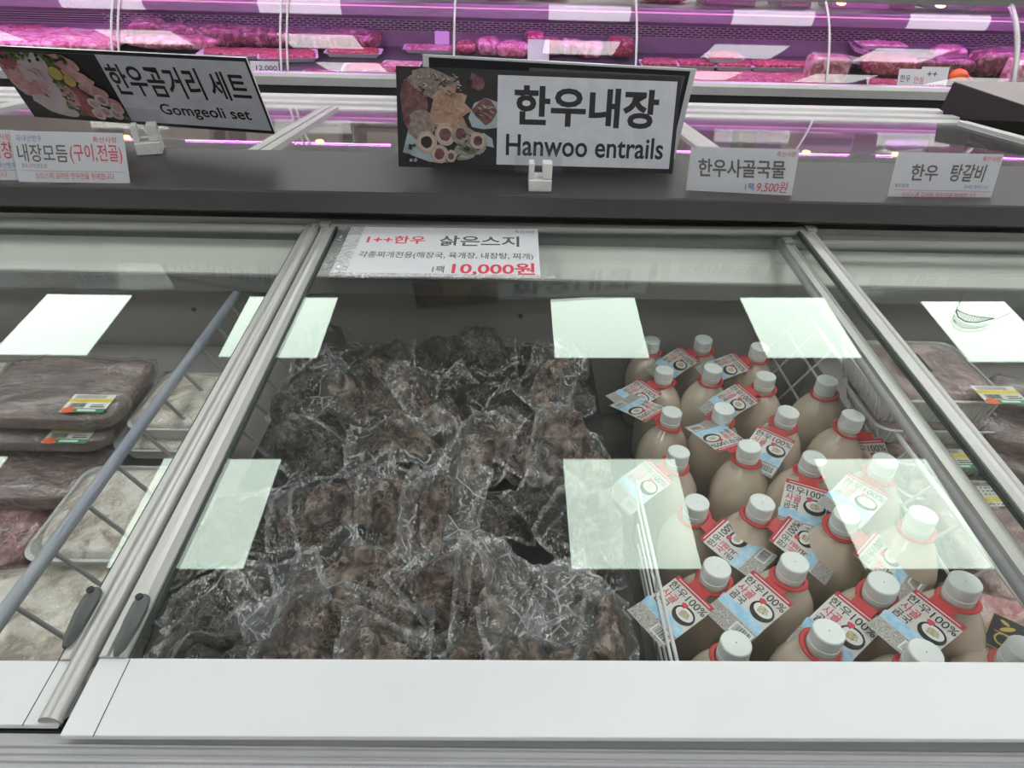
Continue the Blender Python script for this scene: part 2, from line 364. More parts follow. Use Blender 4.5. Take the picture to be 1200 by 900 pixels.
# ------------------------------------------------------------------ the shop shell
CH = 2.83
struct(G().box((-8, -6, -.1), (8, 10, 0)).obj('floor', 'floor'))
struct(G().box((-8, -6, CH+.012), (8, 10, CH+.1)).obj('ceiling', 'ceil'))
struct(G().box((-8, 10, 0), (8, 10.1, CH)).obj('wall_back', 'wallm'))
struct(G().box((-8, -6.1, 0), (8, -6, CH)).obj('wall_front', 'wallm'))
struct(G().box((-8.1, -6, 0), (-8, 10, CH)).obj('wall_left', 'wallm'))
struct(G().box((8, -6, 0), (8.1, 10, CH)).obj('wall_right', 'wallm'))
lamp0 = None
for x in (-6.02, -4.64, -3.25, -1.82, .2927, 1.644, 2.945, 4.30, 5.65):
    for j in range(-2, 5):
        y = 1.8152+1.5469*j
        if lamp0 is None:
            lamp0 = thing('ceiling_light', 'square white light panel set flush in the shop ceiling', 'lamp', group='ceiling light panels')
            G().box((0, 0, 0), (.6, .68, .008)).obj('diffuser', 'panel', lamp0)
            fr = G()
            for a, b in (((-.015, -.015, -.002), (.615, 0, .012)), ((-.015, .68, -.002), (.615, .695, .012)), ((-.015, 0, -.002), (0, .68, .012)), ((.6, 0, -.002), (.615, .68, .012))): fr.box(a, b)
            fr.obj('frame', 'white_p', lamp0); o = lamp0
        else: o = copy_tree(lamp0)
        o.location = (x, y, CH)

# ------------------------------------------------------------------ island freezer (near)
LX0, LX1 = -2.6, 2.6
SL = .0543
isl = thing('island_freezer', 'long grey open-top island freezer under three sliding glass lids', 'freezer', (0, 0, 0))
rim = [(.335, .790), (.335, .7965), (.3185, .7965), (.3175, .7995), (.3085, .7995), (.3075, .8012), (.3055, .8012), (.3045, .7985), (.3000, .7985), (.2992, .7965), (.2975, .7965), (.2965, .7988), (.2935, .7988), (.2925, .7965), (.2885, .7965), (.2870, .799), (.26, .790), (.245, .776), (.226, .764), (.214, .768), (.205, .758), (.205, .70), (.335, .70)]
G().ext([(y, z) for y, z in rim[::-1]], LX0, LX1).obj('front_rim', 'rim', isl, bevel=.002)
G().box((LX0, .21, .10), (LX1, .33, .70)).obj('front_panel', 'trim', isl)
G().box((LX0, .34, 0), (LX1, 2.7, .10)).obj('plinth', 'black', isl)
G().box((LX0, .335, .28), (LX1, .355, .79)).obj('inner_front_wall', 'liner', isl)
G().box((LX0, .30, .28), (LX1, 1.62, .30)).obj('tank_floor', 'liner', isl)
G().ext([(1.33, .770), (1.33, .7745), (1.402, .822), (1.44, .822), (1.44, .815)], LX0, LX1).obj('pale_back_band', 'cream', isl)
G().ext([(1.402, .8225), (1.405, .872), (1.44, .872), (1.44, .8225)], LX0, LX1).obj('grey_back_riser', 'riser', isl)
g = G().box((LX0, 1.322, .731), (LX1, 1.33, .772)); g.obj('edge_strip', 'strip', isl, bevel=.003)
G().box((LX0, 1.43, .30), (LX1, 1.45, .80)).obj('inner_back_wall', 'liner', isl)
G().ext([(1.33, .731), (1.33, .735), (1.44, .80), (1.44, .79)], LX0, LX1).obj('overhang_underside', 'black', isl)
G().ext([(1.40, .862), (1.45, .862), (1.45, .885), (1.425, .885), (1.425, .874), (1.40, .874)], LX0, LX1).obj('rear_track', 'alu_dark', isl)
# screw heads on the back wall
for px, py in ((610, 371), (227, 363)):
    q = aty(px, py, 1.428); b = G().lathe([(.0001, .003), (.005, .0028), (.006, 0)], 12)
    b.v = [(x+q[0], 1.43-z, y+q[2]) for x, y, z in b.v]; b.obj('screw', 'black', isl)
# middle shelf on top of the island
sh = thing('island_top_shelf', 'dark charcoal shelf running along the middle of the island', 'shelf')
G().ext([(1.366, .903), (1.366, .944), (1.369, .947), (1.655, .947), (1.655, .90), (1.46, .90)], LX0, 1.62).obj('shelf_board', 'shelf', sh, bevel=.0015)
G().box((LX0, 1.3655-.0015, .903), (1.62, 1.3655, .944)).obj('shelf_fascia', 'fascia', sh)
G().box((LX0, 1.46, .305), (1.62, 1.60, .90)).obj('core', 'black', sh)

def lid(name, label, x0, x1, y0, y1, zoff, lw, rw, rot_y=0, tr=.06, tw=.022, hl=None):
    ZP = .82+SL*(y0-.406)+zoff+(.0107+rot_y)*x1*0
    root = thing(name, label, 'freezer lid', (x0, y0, ZP-rot_y*x0), (SL, rot_y, 0))
    W = x1-x0; Ln = (y1-y0)/cos(SL)
    G().ext([(0, -.0035), (.002, 0), (tr, 0), (tr, -.006), (.012, -.012), (.010, -.0045)], 0, W).obj('front_trim', 'trim', root, bevel=.0008)
    g = G().box((lw*.45, tr-.01, -.0065), (W-rw*.45, Ln-.008, -.0025)); g.obj('glass_pane', 'glass', root)
    for xx in (.030, W-.032): G().box((xx, .001, .0), (xx+.0009, tr-.001, .0003)).obj('trim_seam', 'seal', root)
    for nm, a, b in (('side_frame', 0, lw), ('side_frame', W-rw, W)):
        if b-a < .005: continue
        q = G().ext([(a, -.012), (a, .002), (a+(b-a)*.3, .0045), (a+(b-a)*.38, .002), (a+(b-a)*.62, .002), (a+(b-a)*.7, .004), (b, .002), (b, -.012)], tr, Ln, 1)
        q.obj(nm, 'alu', root)
    G().ext([(Ln-.016, -.010), (Ln-.016, .001), (Ln-.008, .003), (Ln, .001), (Ln, -.010)], lw*.5, W-rw*.5).obj('rear_rail', 'alu', root)
    for xx, s_ in ((lw, -1), (W-rw, 1)):      # seal strips
        if (s_ < 0 and lw > .01) or (s_ > 0 and rw > .01):
            G().box((min(xx, xx-s_*.004), tr, -.010), (max(xx, xx-s_*.004), Ln-.016, -.0015)).obj('seal', 'seal', root)
    for hx in (hl or []):
        h = G(); prof = [(-.004, .0), (.010, .0), (.012, .010), (.006, .017), (-.002, .014)]
        sec = []
        for t, sc, zz in ((.018, .35, 0), (.026, .7, .002), (.050, 1, .004), (.070, 1.0, .004), (.082, .75, .002), (.087, .3, 0)):
            sec.append([(hx+px*sc, .058+t, .001+pz*sc) for px, pz in prof])
        h.loops(sec); hp = h.obj('grip', 'grip', root, smooth=True, sharp=50)
        k = G().lathe([(.004, .0), (.004, .0015), (.0005, .0016)], 10); k.v = [(x+hx+.005, y+.058+.074, z+.0195) for x, y, z in k.v]; k.obj('screw_hole', 'black', hp)
    G().box((W-.018, Ln-.03, -.004), (W+.004, Ln-.006, .010)).obj('corner_clip', 'alu_dark', root, bevel=.002)
    G().box((-.004, Ln-.03, -.004), (.018, Ln-.006, .010)).obj('corner_clip', 'alu_dark', root, bevel=.002)
    return root
lidM = lid('freezer_lid', 'middle sliding glass lid, above the dark tendon bags and the broth bottles', -.392, .669, .308, 1.390, 0, .027, .028, -.0107, .076, hl=[.016])
lidL = lid('freezer_lid', 'left sliding glass lid, over the purple-brown meat packs', -1.45, -.402, .320, 1.386, -.008, .03, .030, -.004, .064, hl=[1.016])
lidR = lid('freezer_lid', 'right sliding glass lid, over the deep trays of marbled meat', .600, 1.66, .300, 1.362, -.016, .02, .03, -.0107, .064)
# round moulding on the edge of the left lid
mo = G().tube([(1.040, .004, .0), (1.040, 1.06, .0)], .0105, 12); mo.obj('round_edge_moulding', 'alu', lidL, smooth=True, sharp=50)
# tubes of the case that run under the joint of the lids on the right
def line_on_lid(x, y0, y1, dz): return [(x, y, .82+SL*(y-.406)+.0107*x+dz) for y in (y0, y1)]
G().tube(line_on_lid(.602, .36, 1.385, -.030), .0085, 12).obj('lid_support_tube', 'rim', isl, smooth=True)
G().box((LX0, .3188, .7966), (LX1, .334, .7985)).obj('gap_shade_strip', 'black', isl)  # black strip paints the shade of the gap under the trim
G().box((LX0, .345, .79), (LX1, .36, .80)).obj('front_track', 'alu_dark', isl)
# the roller showing under the front trim
rl = G().lathe([(.001, -.005), (.0055, -.005), (.006, 0), (.0055, .005), (.001, .005)], 18)
rl.v = [(z+atz(205, 849, .80)[0], x+.316, y+.8035) for x, y, z in rl.v]; rl.obj('lid_roller', 'rim', isl, smooth=True, sharp=40)

# ------------------------------------------------------------------ wire dividers
def divider(name, label, x, z, y0, y1, dx, zb, step, rail, rr, wr, wm, rows=0, diag=0):
    r = thing(name, label, 'wire divider')
    nrm = Vector((dx, 0, zb-z))
    g_ = G().tube([(x, y, z) for y in np.linspace(y0, y1, 12)], rr, 12); g_.obj('top_rail', rail, r, smooth=True, sharp=60)
    y = y0+step*.6
    while y < y1:
        G().tube([(x, y, z), (x+dx, y+diag, zb)], wr, 6).obj('upright_wire', wm, r, smooth=True, sharp=60); y += step
    for k in range(rows):
        t = (k+1)/rows; G().tube([(x+dx*t, y0+diag*t, z+(zb-z)*t), (x+dx*t, y1+diag*t, z+(zb-z)*t)], wr, 6).obj('cross_wire', wm, r, smooth=True, sharp=60)
    return r
divider('wire_divider', 'slanted wire divider capped by a scuffed blue-grey tube, left compartment', -.592, .725, .46, 1.40, .10, .56, .085, 'blue', .0095, .0033, 'wire_g')
divider('wire_divider', 'white wire divider right of the broth bottles, beside the deep meat trays', .722, .664, .42, 1.42, -.075, .48, .085, 'wire', .0048, .0028, 'wire', 3, .04)
divider('wire_divider', 'low white wire divider between the tendon bags and the broth bottles', .222, .672, .44, .80, .03, .47, .30, 'wire', .0026, .0024, 'wire', 4)

# ------------------------------------------------------------------ vacuum bags of boiled tendon (a heap that settles bag by bag)
GX0, GY0, GS = -.86, .30, .004
HN = (int(1.16/GS), int(1.20/GS))
Hm = np.full(HN, .545)
_xs = GX0+GS*np.arange(HN[0])[:, None]; _ys = GY0+GS*np.arange(HN[1])[None, :]
Hm += .02*fbm(_xs*5, _ys*5, 3, 2)
def blur(a, r):
    for ax in (0, 1):
        p = np.pad(a, [(r, r) if k == ax else (0, 0) for k in (0, 1)], mode='edge'); c = np.cumsum(p, axis=ax)
        z = np.zeros_like(np.take(c, [0], axis=ax)); c = np.concatenate([z, c], axis=ax); n = a.shape[ax]
        a = (np.take(c, range(2*r+1, 2*r+1+n), axis=ax)-np.take(c, range(0, n), axis=ax))/(2*r+1)
    return a
def samp(a, x, y):
    i = np.clip((x-GX0)/GS, 0, HN[0]-1.01); j = np.clip((y-GY0)/GS, 0, HN[1]-1.01)
    i0 = i.astype(int); j0 = j.astype(int); u = i-i0; v = j-j0
    return (a[i0, j0]*(1-u)+a[i0+1, j0]*u)*(1-v)+(a[i0, j0+1]*(1-u)+a[i0+1, j0+1]*u)*v
def grid_obj(name, X, Y, Z, keep, m, parent, org, smooth=True):
    nu, nv = X.shape; idx = -np.ones(X.shape, int); kk = keep[:-1, :-1] & keep[1:, :-1] & keep[1:, 1:] & keep[:-1, 1:]
    used = np.zeros(X.shape, bool); used[:-1, :-1] |= kk; used[1:, :-1] |= kk; used[1:, 1:] |= kk; used[:-1, 1:] |= kk
    idx[used] = np.arange(used.sum()); vs = np.stack([X[used]-org[0], Y[used]-org[1], Z[used]-org[2]], -1)
    I, J = np.nonzero(kk); fs = np.stack([idx[I, J], idx[I+1, J], idx[I+1, J+1], idx[I, J+1]], -1)
    me = bpy.data.meshes.new(name); me.from_pydata(vs.tolist(), [], fs.tolist()); me.materials.append(M[m])
    me.polygons.foreach_set('use_smooth', [smooth]*len(me.polygons)); me.update()
    o = bpy.data.objects.new(name, me); C.objects.link(o); o.parent = parent; return o
def two_zone(o, keep, mm, flap=False):
    kk = keep[:-1, :-1] & keep[1:, :-1] & keep[1:, 1:] & keep[:-1, 1:]; I, J = np.nonzero(kk)
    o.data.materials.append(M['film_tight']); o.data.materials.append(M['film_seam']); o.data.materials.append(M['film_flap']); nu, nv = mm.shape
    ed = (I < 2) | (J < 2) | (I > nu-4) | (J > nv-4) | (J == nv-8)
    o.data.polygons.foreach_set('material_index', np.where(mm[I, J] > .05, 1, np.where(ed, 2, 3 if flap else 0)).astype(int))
FLAPS = {26, 28, 29, 35, 40, 43, 48, 50, 52}
bagn = [0]
def bag(cx, cy, ang, ML, MW, H, FL, FW, ou=0., ov=0., dark=False, flap=.012, label=''):
    """meat mass of ML x MW x H inside a film sheet of FL x FW whose middle is shifted by (ou, ov)"""
    k = bagn[0] = bagn[0]+1; sd = 31*k
    base = blur(Hm, 3); base2 = blur(Hm, 9); step = .0034
    ca, sa = cos(ang), sin(ang)
    u = np.arange(-FL/2, FL/2+step, step)[:, None]+ou; v = np.arange(-FW/2, FW/2+step, step)[None, :]+ov
    U, V = np.broadcast_arrays(u, v)
    # slightly warped outline of the sheet
    Uw = U+.012*(fbm(V*14+5, U*9, sd, 2)-.5); Vw = V+.012*(fbm(U*14, V*9+7, sd+3, 2)-.5)
    X = cx+Uw*ca-Vw*sa; Y = cy+Uw*sa+Vw*ca
    inside = (X > -.478) & (X < .198) & (Y > .362) & (Y < 1.425)
    Xc = np.clip(X, -.478, .198); Yc = np.clip(Y, .362, 1.425)
    B = samp(base, Xc, Yc)
    wu = U+.022*(fbm(U*22, V*22, sd+5, 3)-.5); wv = V+.022*(fbm(U*22+40, V*22, sd+6, 3)-.5)
    mm = 1-(np.abs(wu/(ML/2))**2.6+np.abs(wv/(MW/2))**2.6)
    lump = .40+.95*fbm(U*30+3, V*30, sd+8, 3)
    fine = (ridge(U*34+2.4*fbm(U*20, V*20, sd+2, 2), V*34, sd+9, 2)-.5)*.026+(ridge(U*90, V*90, sd+10, 2)-.5)*.007
    T = np.where(mm > 0, H*np.sqrt(np.clip(mm, 0, 1))*lump+fine*np.clip(mm*4, 0, 1), 0)
    # lid clearance
    lidz = .82+SL*(Yc-.406)+.0107*Xc-.030
    T = np.maximum(np.minimum(T, lidz-B-.004), np.where(mm > 0, .003, 0))
    org = (cx, cy, float(samp(base, np.array(cx), np.array(cy))))
    root = thing('vacuum_bag', label, 'bag', org, group='vacuum bags of boiled beef tendon')
    meat_top = B+.003+T
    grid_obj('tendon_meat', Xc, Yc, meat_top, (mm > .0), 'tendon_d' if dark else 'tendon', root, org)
    # film: tight over the meat, loose and folded over the margins
    off = .0018; loose = np.clip(1-mm*3.0, 0, 1)
    cr = ridge(U*34+1.6*fbm(U*9, V*9, sd+11, 2), V*34, sd+12, 2); cr2 = ridge((U+V)*18, (U-V)*26, sd+13, 2)
    ta = (sd*.37) % 3.1; P1 = U*cos(ta)-V*sin(ta)+.03*fbm(U*12, V*12, sd+20, 2); P2 = U*sin(ta)+V*cos(ta)+.03*fbm(U*12+9, V*12, sd+21, 2)
    sheet = np.maximum(meat_top+off, np.where(loose > 0, samp(base2, Xc, Yc)+.004+.012*np.clip(1-np.abs(mm-.0)*1.2, 0, 1), 0))
    F = sheet+loose*(facet(P1*19, P2*34, sd+12)*.024+facet((P1+P2)*42, (P1-P2)*36, sd+13)*.006+np.clip(cr2-.66, 0, 1)*.02)+.0014*facet(P1*150, P2*120, sd+14)*(1-loose)
    edge = np.maximum(np.abs(U-ou)/(FL/2), np.abs(V-ov)/(FW/2))
    F = F+np.clip(edge-.72, 0, 1)*flap*4*fbm(U*11, V*11, sd+15, 2)
    # the film spans over the sharp dips at the meat's foot
    Fs = F.copy()
    for _ in range(3):
        p = np.pad(Fs, 1, mode='edge'); av = (p[2:, 1:-1]+p[:-2, 1:-1]+p[1:-1, 2:]+p[1:-1, :-2])/4; Fs = np.maximum(F, av*.9+F*.1)
    F = np.minimum(Fs, lidz+.012); F = np.maximum(F, meat_top+.0012)
    keep = inside | ((X > -.485) & (X < .205) & (Y > .35) & (Y < 1.43))
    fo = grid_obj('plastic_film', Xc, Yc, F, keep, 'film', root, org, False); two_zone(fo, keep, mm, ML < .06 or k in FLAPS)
    # settle the heap
    ii = np.round((Xc-GX0)/GS).astype(int); jj = np.round((Yc-GY0)/GS).astype(int)
    ok = (ii >= 0) & (ii < HN[0]) & (jj >= 0) & (jj < HN[1])
    top = np.where(mm > 0, F+.001, B+.0025)
    np.maximum.at(Hm, (ii[ok], jj[ok]), top[ok])
    return root
RN = random.Random(11)
# lower layer, seen in the gaps; its darker meat colour paints their shade
low = []
rows_l = ['front', 'second', 'third', 'fourth', 'fifth', 'rear']; cols_l = ['far left', 'left of centre', 'right of centre', 'far right']
for r_, yy in enumerate((.45, .62, .79, .96, 1.14, 1.32)):
    for c_, xx in enumerate((-.40, -.20, -.02, .13)): low.append((xx+RN.uniform(-.025, .025), yy+RN.uniform(-.03, .03), RN.uniform(-1.2, 1.2)))
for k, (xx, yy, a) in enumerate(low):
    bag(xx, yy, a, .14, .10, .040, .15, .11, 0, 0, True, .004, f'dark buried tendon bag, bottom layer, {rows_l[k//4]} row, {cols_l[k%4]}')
UP = [ # photo point, z, angle, meat L W H, film L W, shift u v, dark, label
 (545, 397, .64, .05, .17, .085, .045, .24, .16, 0, .0, 1, 'very dark tendon bag lying at the very back against the grey wall'),
 (445, 408, .62, -.1, .10, .07, .03, .21, .13, -.02, 0, 1, 'mostly empty clear bag tail folded at the back, left of the darkest bag'),
 (375, 405, .60, .5, .11, .08, .03, .17, .14, 0, 0, 1, 'dark bag at the back left corner beside the left lid joint'),
 (640, 430, .65, 1.2, .12, .075, .045, .24, .15, .03, 0, 0, 'tendon bag at the back right whose clear top stands up in tall folds'),
 (440, 440, .65, -.25, .19, .10, .045, .26, .17, -.03, -.02, 0, 'broad tendon bag near the back left with a wide clear flap toward the front'),
 (345, 445, .63, .9, .12, .08, .03, .23, .17, .02, -.02, 1, 'clear flap bag under the joint of the two lids, left edge of the heap'),
 (512, 452, .66, .7, .09, .07, .035, .20, .15, .03, .02, 0, 'small tendon bag with a square clear corner, behind the largest back bag'),
 (610, 492, .67, -.35, .20, .115, .05, .27, .18, 0, .01, 0, 'largest back bag, coarse tendon, just left of the front green light reflection'),
 (690, 520, .66, -.2, .15, .075, .04, .21, .13, 0, 0, 0, 'flat tendon bag beside the row of broth bottles, above the green reflection'),
 (350, 500, .65, -.3, .12, .07, .035, .22, .15, -.02, -.02, 1, 'dark bag on the left edge with a curled clear seam, behind the left green reflection'),
 (470, 492, .66, .1, .13, .07, .035, .22, .14, 0, .0, 0, 'narrow tendon bag in the middle of the back half, smooth clear seam in front'),
 (548, 525, .67, 1.1, .13, .06, .04, .24, .13, -.03, 0, 0, 'upright tendon bag in the centre of the heap with a long twisted clear tail'),
 (384, 557, .68, .2, .16, .12, .05, .22, .17, 0, .02, 0, 'round reddish-brown tendon bag right of the left green light reflection'),
 (468, 556, .68, 1.5, .15, .07, .045, .21, .13, 0, 0, 0, 'tall narrow tendon bag immediately right of the round reddish one'),
 (655, 575, .67, -.6, .13, .08, .04, .20, .14, 0, .02, 1, 'dark tendon bag partly under the left edge of the middle green reflection'),
 (505, 560, .69, 1.4, .11, .045, .03, .20, .13, 0, -.02, 0, 'slim tendon bag with a wide smoky clear side, centre of the heap'),
 (720, 600, .66, .6, .12, .08, .035, .21, .16, 0, 0, 0, 'tendon bag seen through the middle green light reflection'),
 (250, 590, .66, .3, .14, .08, .035, .24, .18, 0, 0, 1, 'tendon bag seen through the left green light reflection'),
 (345, 635, .70, .55, .05, .04, .02, .20, .15, 0, 0, 1, 'almost empty smoky bag end spread to the left of the largest front bag'),
 (425, 650, .71, .08, .21, .12, .055, .27, .17, .01, 0, 0, 'largest bag of the front half, dark knotted tendon, left of centre'),
 (545, 640, .70, .9, .15, .09, .045, .20, .14, 0, 0, 0, 'shiny tendon bag in the front half with a folded silvery seam below it'),
 (640, 640, .71, .3, .04, .03, .02, .18, .12, 0, 0, 1, 'grey clear bag end with a square printed corner, left of the middle reflection'),
 (700, 665, .70, -.4, .05, .04, .02, .17, .13, 0, 0, 1, 'empty clear bag end draped below the middle green light reflection'),
 (258, 735, .71, .5, .17, .10, .035, .28, .20, 0, .02, 1, 'heavily wrinkled clear bag in the front left corner behind the lid grip'),
 (390, 738, .70, -.1, .17, .11, .05, .23, .16, 0, 0, 0, 'curled tendon bag in the front row by the white trim, left of centre'),
 (475, 752, .70, .1, .12, .08, .03, .18, .13, 0, 0, 0, 'hazy bag with slack film in the front row, right of the curled one'),
 (578, 730, .71, 1.45, .16, .09, .045, .26, .13, .04, 0, 0, 'tendon bag standing toward the white trim with a long clear neck pointing back'),
 (660, 748, .70, .2, .14, .09, .045, .20, .15, 0, .02, 0, 'brown tendon bag in the front row, second from the bottles'),
 (722, 735, .69, 1.35, .17, .055, .04, .22, .10, 0, 0, 0, 'narrow tendon bag in the front row, pressed against the low wire divider'),
 (200, 700, .70, .9, .10, .08, .03, .20, .15, 0, 0, 1, 'bag half hidden under the grip of the middle lid, far front left'),
]
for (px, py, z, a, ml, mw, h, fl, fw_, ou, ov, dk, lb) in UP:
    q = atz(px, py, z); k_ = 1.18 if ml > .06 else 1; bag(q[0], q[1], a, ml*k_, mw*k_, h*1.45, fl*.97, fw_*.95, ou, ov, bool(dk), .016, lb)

# ------------------------------------------------------------------ bone broth bottles
def make_bottle():
    r = thing('broth_bottle', '', 'bottle')
    prof = [(.001, -.245), (.040, -.245), (.048, -.238), (.0505, -.22), (.053, -.14), (.0535, -.115), (.052, -.098), (.048, -.082), (.0415, -.066), (.032, -.051), (.022, -.040), (.0178, -.034), (.0178, -.015), (.001, -.015)]
    wob = lambda a, z: 1+(.016*cos(7*a+z*60)+.009*cos(12*a))*max(0, min(1, (-.04-z)/.03))*max(.25, 1-max(0, -.12-z)*20)
    G().lathe(prof, 42, wob=wob, close=False).obj('body', 'broth', r, smooth=True)
    cp = G().lathe([(.0178, -.029), (.0200, -.0285), (.0203, -.021), (.0192, -.0202), (.0192, -.0185), (.0202, -.0178), (.0200, -.002), (.0188, -.0004), (.001, 0)], 30, wob=lambda a, z: 1+(.008*cos(30*a) if -.017 < z < -.003 else 0), close=False)
    cp.obj('cap', 'cap', r, smooth=True, sharp=35)
    rg = G(); n = 28
    tor = [[((.0235+.0040*cos(t))*cos(a)+.002, (.0235+.0040*cos(t))*sin(a), -.034+.0014*sin(t)+.004*cos(a)) for t in np.linspace(0, 2*pi, 7)[:-1]] for a in np.linspace(0, 2*pi, n+1)]
    vs = [p for q in tor for p in q]; fs = [(i*6+k, i*6+(k+1) % 6, (i+1)*6+(k+1) % 6, (i+1)*6+k) for i in range(n) for k in range(6)]
    rg.add(vs, fs).obj('handle_ring', 'red', r, smooth=True)
    return r
TW, TH = .070, .094
def tag_print():
    f = Flat(['cardg', 'ink_dr', 'ink', 'ink_r', 'ink_lb', 'ink_w', 'ink_g', 'noise_print', 'ink_y', 'bowl', 'ink_gr'])
    f.rect(-TW/2, -TH, TW/2, 0, 'cardg')
    f.up(); f.rect(-TW/2, -.008, TW/2, 0, 'ink_dr'); f.rect(-.036, -.0995, .036, -.073, 'noise_print')
    for i, (bx, by) in enumerate(((-.027, -.063), (-.010, -.064), (.008, -.063), (.026, -.065))): f.ell(bx, by, .0105, .0085, 'ink_lb', 0, 14, .14, i)
    f.rect(-.036, -.072, .036, -.067, 'ink_lb')
    f.up(); f.rect(-.030, -.0052, .030, -.0035, 'cardg')
    f.rect(.004, -.0945, .034, -.0765, 'ink_w')
    f.up(); rr = random.Random(4); x = .007
    while x < .031: wd = rr.choice((.0006, .0010, .0016)); f.rect(x, -.092, x+wd, -.0785, 'ink'); x += wd+rr.choice((.0007, .0012))
    f.text('한우', -.033, -.0245, -.003, -.0105, 'ink', .004); f.text('100%', .000, -.0235, .034, -.0115, 'ink', .006)
    f.text('사골', -.031, -.0405, -.006, -.0265, 'ink_r', .008); f.text('곰국', -.031, -.056, -.008, -.0425, 'ink', .004)
    f.ell(.016, -.0415, .0175, .0145, 'ink', 0, 24); f.up(); f.ell(.016, -.0395, .0140, .0095, 'ink_w', 0, 20); f.up()
    f.ell(.0155, -.0398, .0085, .0058, 'bowl', .2, 11, .22, 3); [f.ell(.016+dx, -.0395+dy, .0014, .0011, m_, 0, 5, .3, 3) for dx, dy, m_ in ((-.004, .001, 'ink_y'), (.001, .003, 'ink_gr'), (.005, -.001, 'cardg'), (-.001, -.002, 'cardg'), (.003, -.004, 'ink_gr'))]; f.ell(.006, -.0285, .0045, .0040, 'ink_r', 0, 9, .2, 2)
    f.rect(.006, -.034, .009, -.028, 'ink_r')
    return f
def bend(g, k): g.v = [(x, y, z-k*y*y+.0) for x, y, z in g.v]; return g
_tp = tag_print()
def tag_meshes(k):
    c = G().box((-TW/2, -TH, -.0004), (TW/2, 0, .0002)); nn = []
    c = G(); ny = 8
    for s_, z in ((1, .0002), (-1, -.0005)):
        for i in range(ny):
            y0, y1 = -TH*i/ny, -TH*(i+1)/ny; q = [(-TW/2, y1, z), (TW/2, y1, z), (TW/2, y0, z), (-TW/2, y0, z)]; c.add(q, [(0, 1, 2, 3)] if s_ > 0 else [(3, 2, 1, 0)])
    bend(c, k)
    # the flat print is cut finer so that it can follow the bend
    f = Flat(_tp.mats); f.v = list(_tp.v); f.f = list(_tp.f); f.m = list(_tp.m)
    bm = bmesh.new(); me = bpy.data.meshes.new('p'); me.from_pydata(f.v, [], f.f); me.polygons.foreach_set('material_index', f.m); bm.from_mesh(me)
    for i in range(1, ny): bmesh.ops.bisect_plane(bm, geom=bm.verts[:]+bm.edges[:]+bm.faces[:], plane_co=(0, -TH*i/ny, 0), plane_no=(0, 1, 0))
    bm.to_mesh(me); bm.free()
    f.v = [tuple(v.co) for v in me.vertices]; f.f = [tuple(p.vertices) for p in me.polygons]; f.m = [p.material_index for p in me.polygons]
    bpy.data.meshes.remove(me); bend(f, k)
    f.v = [(x, y, z+.0002) for x, y, z in f.v]
    return c, f
tagset = []
for k in (0.6, 2.2, -1.0):
    c, f = tag_meshes(k); a = c.obj('hang_tag', 'cardg'); b = f.make('tag_print'); b.parent = a
    lk = G().box((-.016, -.001, -.0004), (.016, .013, .0006)).obj('tag_strap', 'red'); lk.parent = a
    tagset.append(a)
bottle0 = make_bottle()
BOT = [ # cap centre in the photo, tag centre (or None), label
 (764, 398, None, 'rearmost broth bottle on the left, partly behind the upper green reflection'),
 (825, 397, (795, 422), 'rearmost broth bottle in the middle, tag leaning left, against the grey wall'),
 (779, 433, (748, 462), 'second broth bottle from the back in the leftmost file'),
 (836, 431, None, 'untagged broth bottle just in front of the rearmost middle bottle'),
 (788, 482, (742, 473), 'leftmost-file broth bottle whose upside-down tag points left over the grey gap'),
 (849, 478, None, 'broth bottle of which only the cap shows behind a large upside-down tag'),
 (891, 406, (858, 428), 'rearmost broth bottle on the right, its cap cut by the upper right reflection'),
 (898, 440, (866, 466), 'broth bottle in front of the rear right one, tag hanging to its left'),
 (970, 445, None, 'untagged broth bottle standing alone at the back beside the right wire divider'),
 (924.5, 482, (900, 523), 'broth bottle right of centre-back with its tag hanging toward the front left'),
 (1000.6, 486, (1018, 522), 'broth bottle by the right wire divider with a tag seen edge-on at its right'),
 (878.7, 522, (832, 503), 'broth bottle whose large upside-down tag points back to the left'),
 (955, 536, (943, 592), 'broth bottle whose tag hangs straight down to the front, corner under the right reflection'),
 (796, 528.6, (745, 567), 'broth bottle whose tag lies under the middle green reflection'),
 (817, 588, (860, 640), 'broth bottle right of the middle reflection with its tag pointing front right'),
 (894, 588, (940, 638), 'broth bottle in the centre with a tag lying flat to the front right'),
 (993, 602, (1045, 660), 'broth bottle cut by the left edge of the right reflection, tag pointing front right'),
 (1038, 539, (1000, 587), 'broth bottle seen through the right green reflection, at its top edge'),
 (932, 658, (885, 705), 'broth bottle in the second row from the front, tag pointing front left, centre'),
 (1082.7, 602, None, 'untagged broth bottle seen through the middle of the right green reflection'),
 (841, 664, (787, 715), 'broth bottle at the front left below the middle reflection, tag over the low wire divider'),
 (863, 753, None, 'front-row broth bottle farthest left by the white trim'),
 (1036, 682, (995, 727), 'broth bottle below the right green reflection, tag pointing front left'),
 (1132, 681, (1085, 727), 'rightmost tagged broth bottle, its cap nearest the right divider'),
 (972, 739, None, 'front-row broth bottle in the middle by the white trim'),
 (1086, 764, None, 'front-row broth bottle cut by the white trim, second from the right'),
 (1172, 800, None, 'front-row broth bottle at the right end, mostly hidden by the white trim'),
]
bpos = []
RN = random.Random(5)
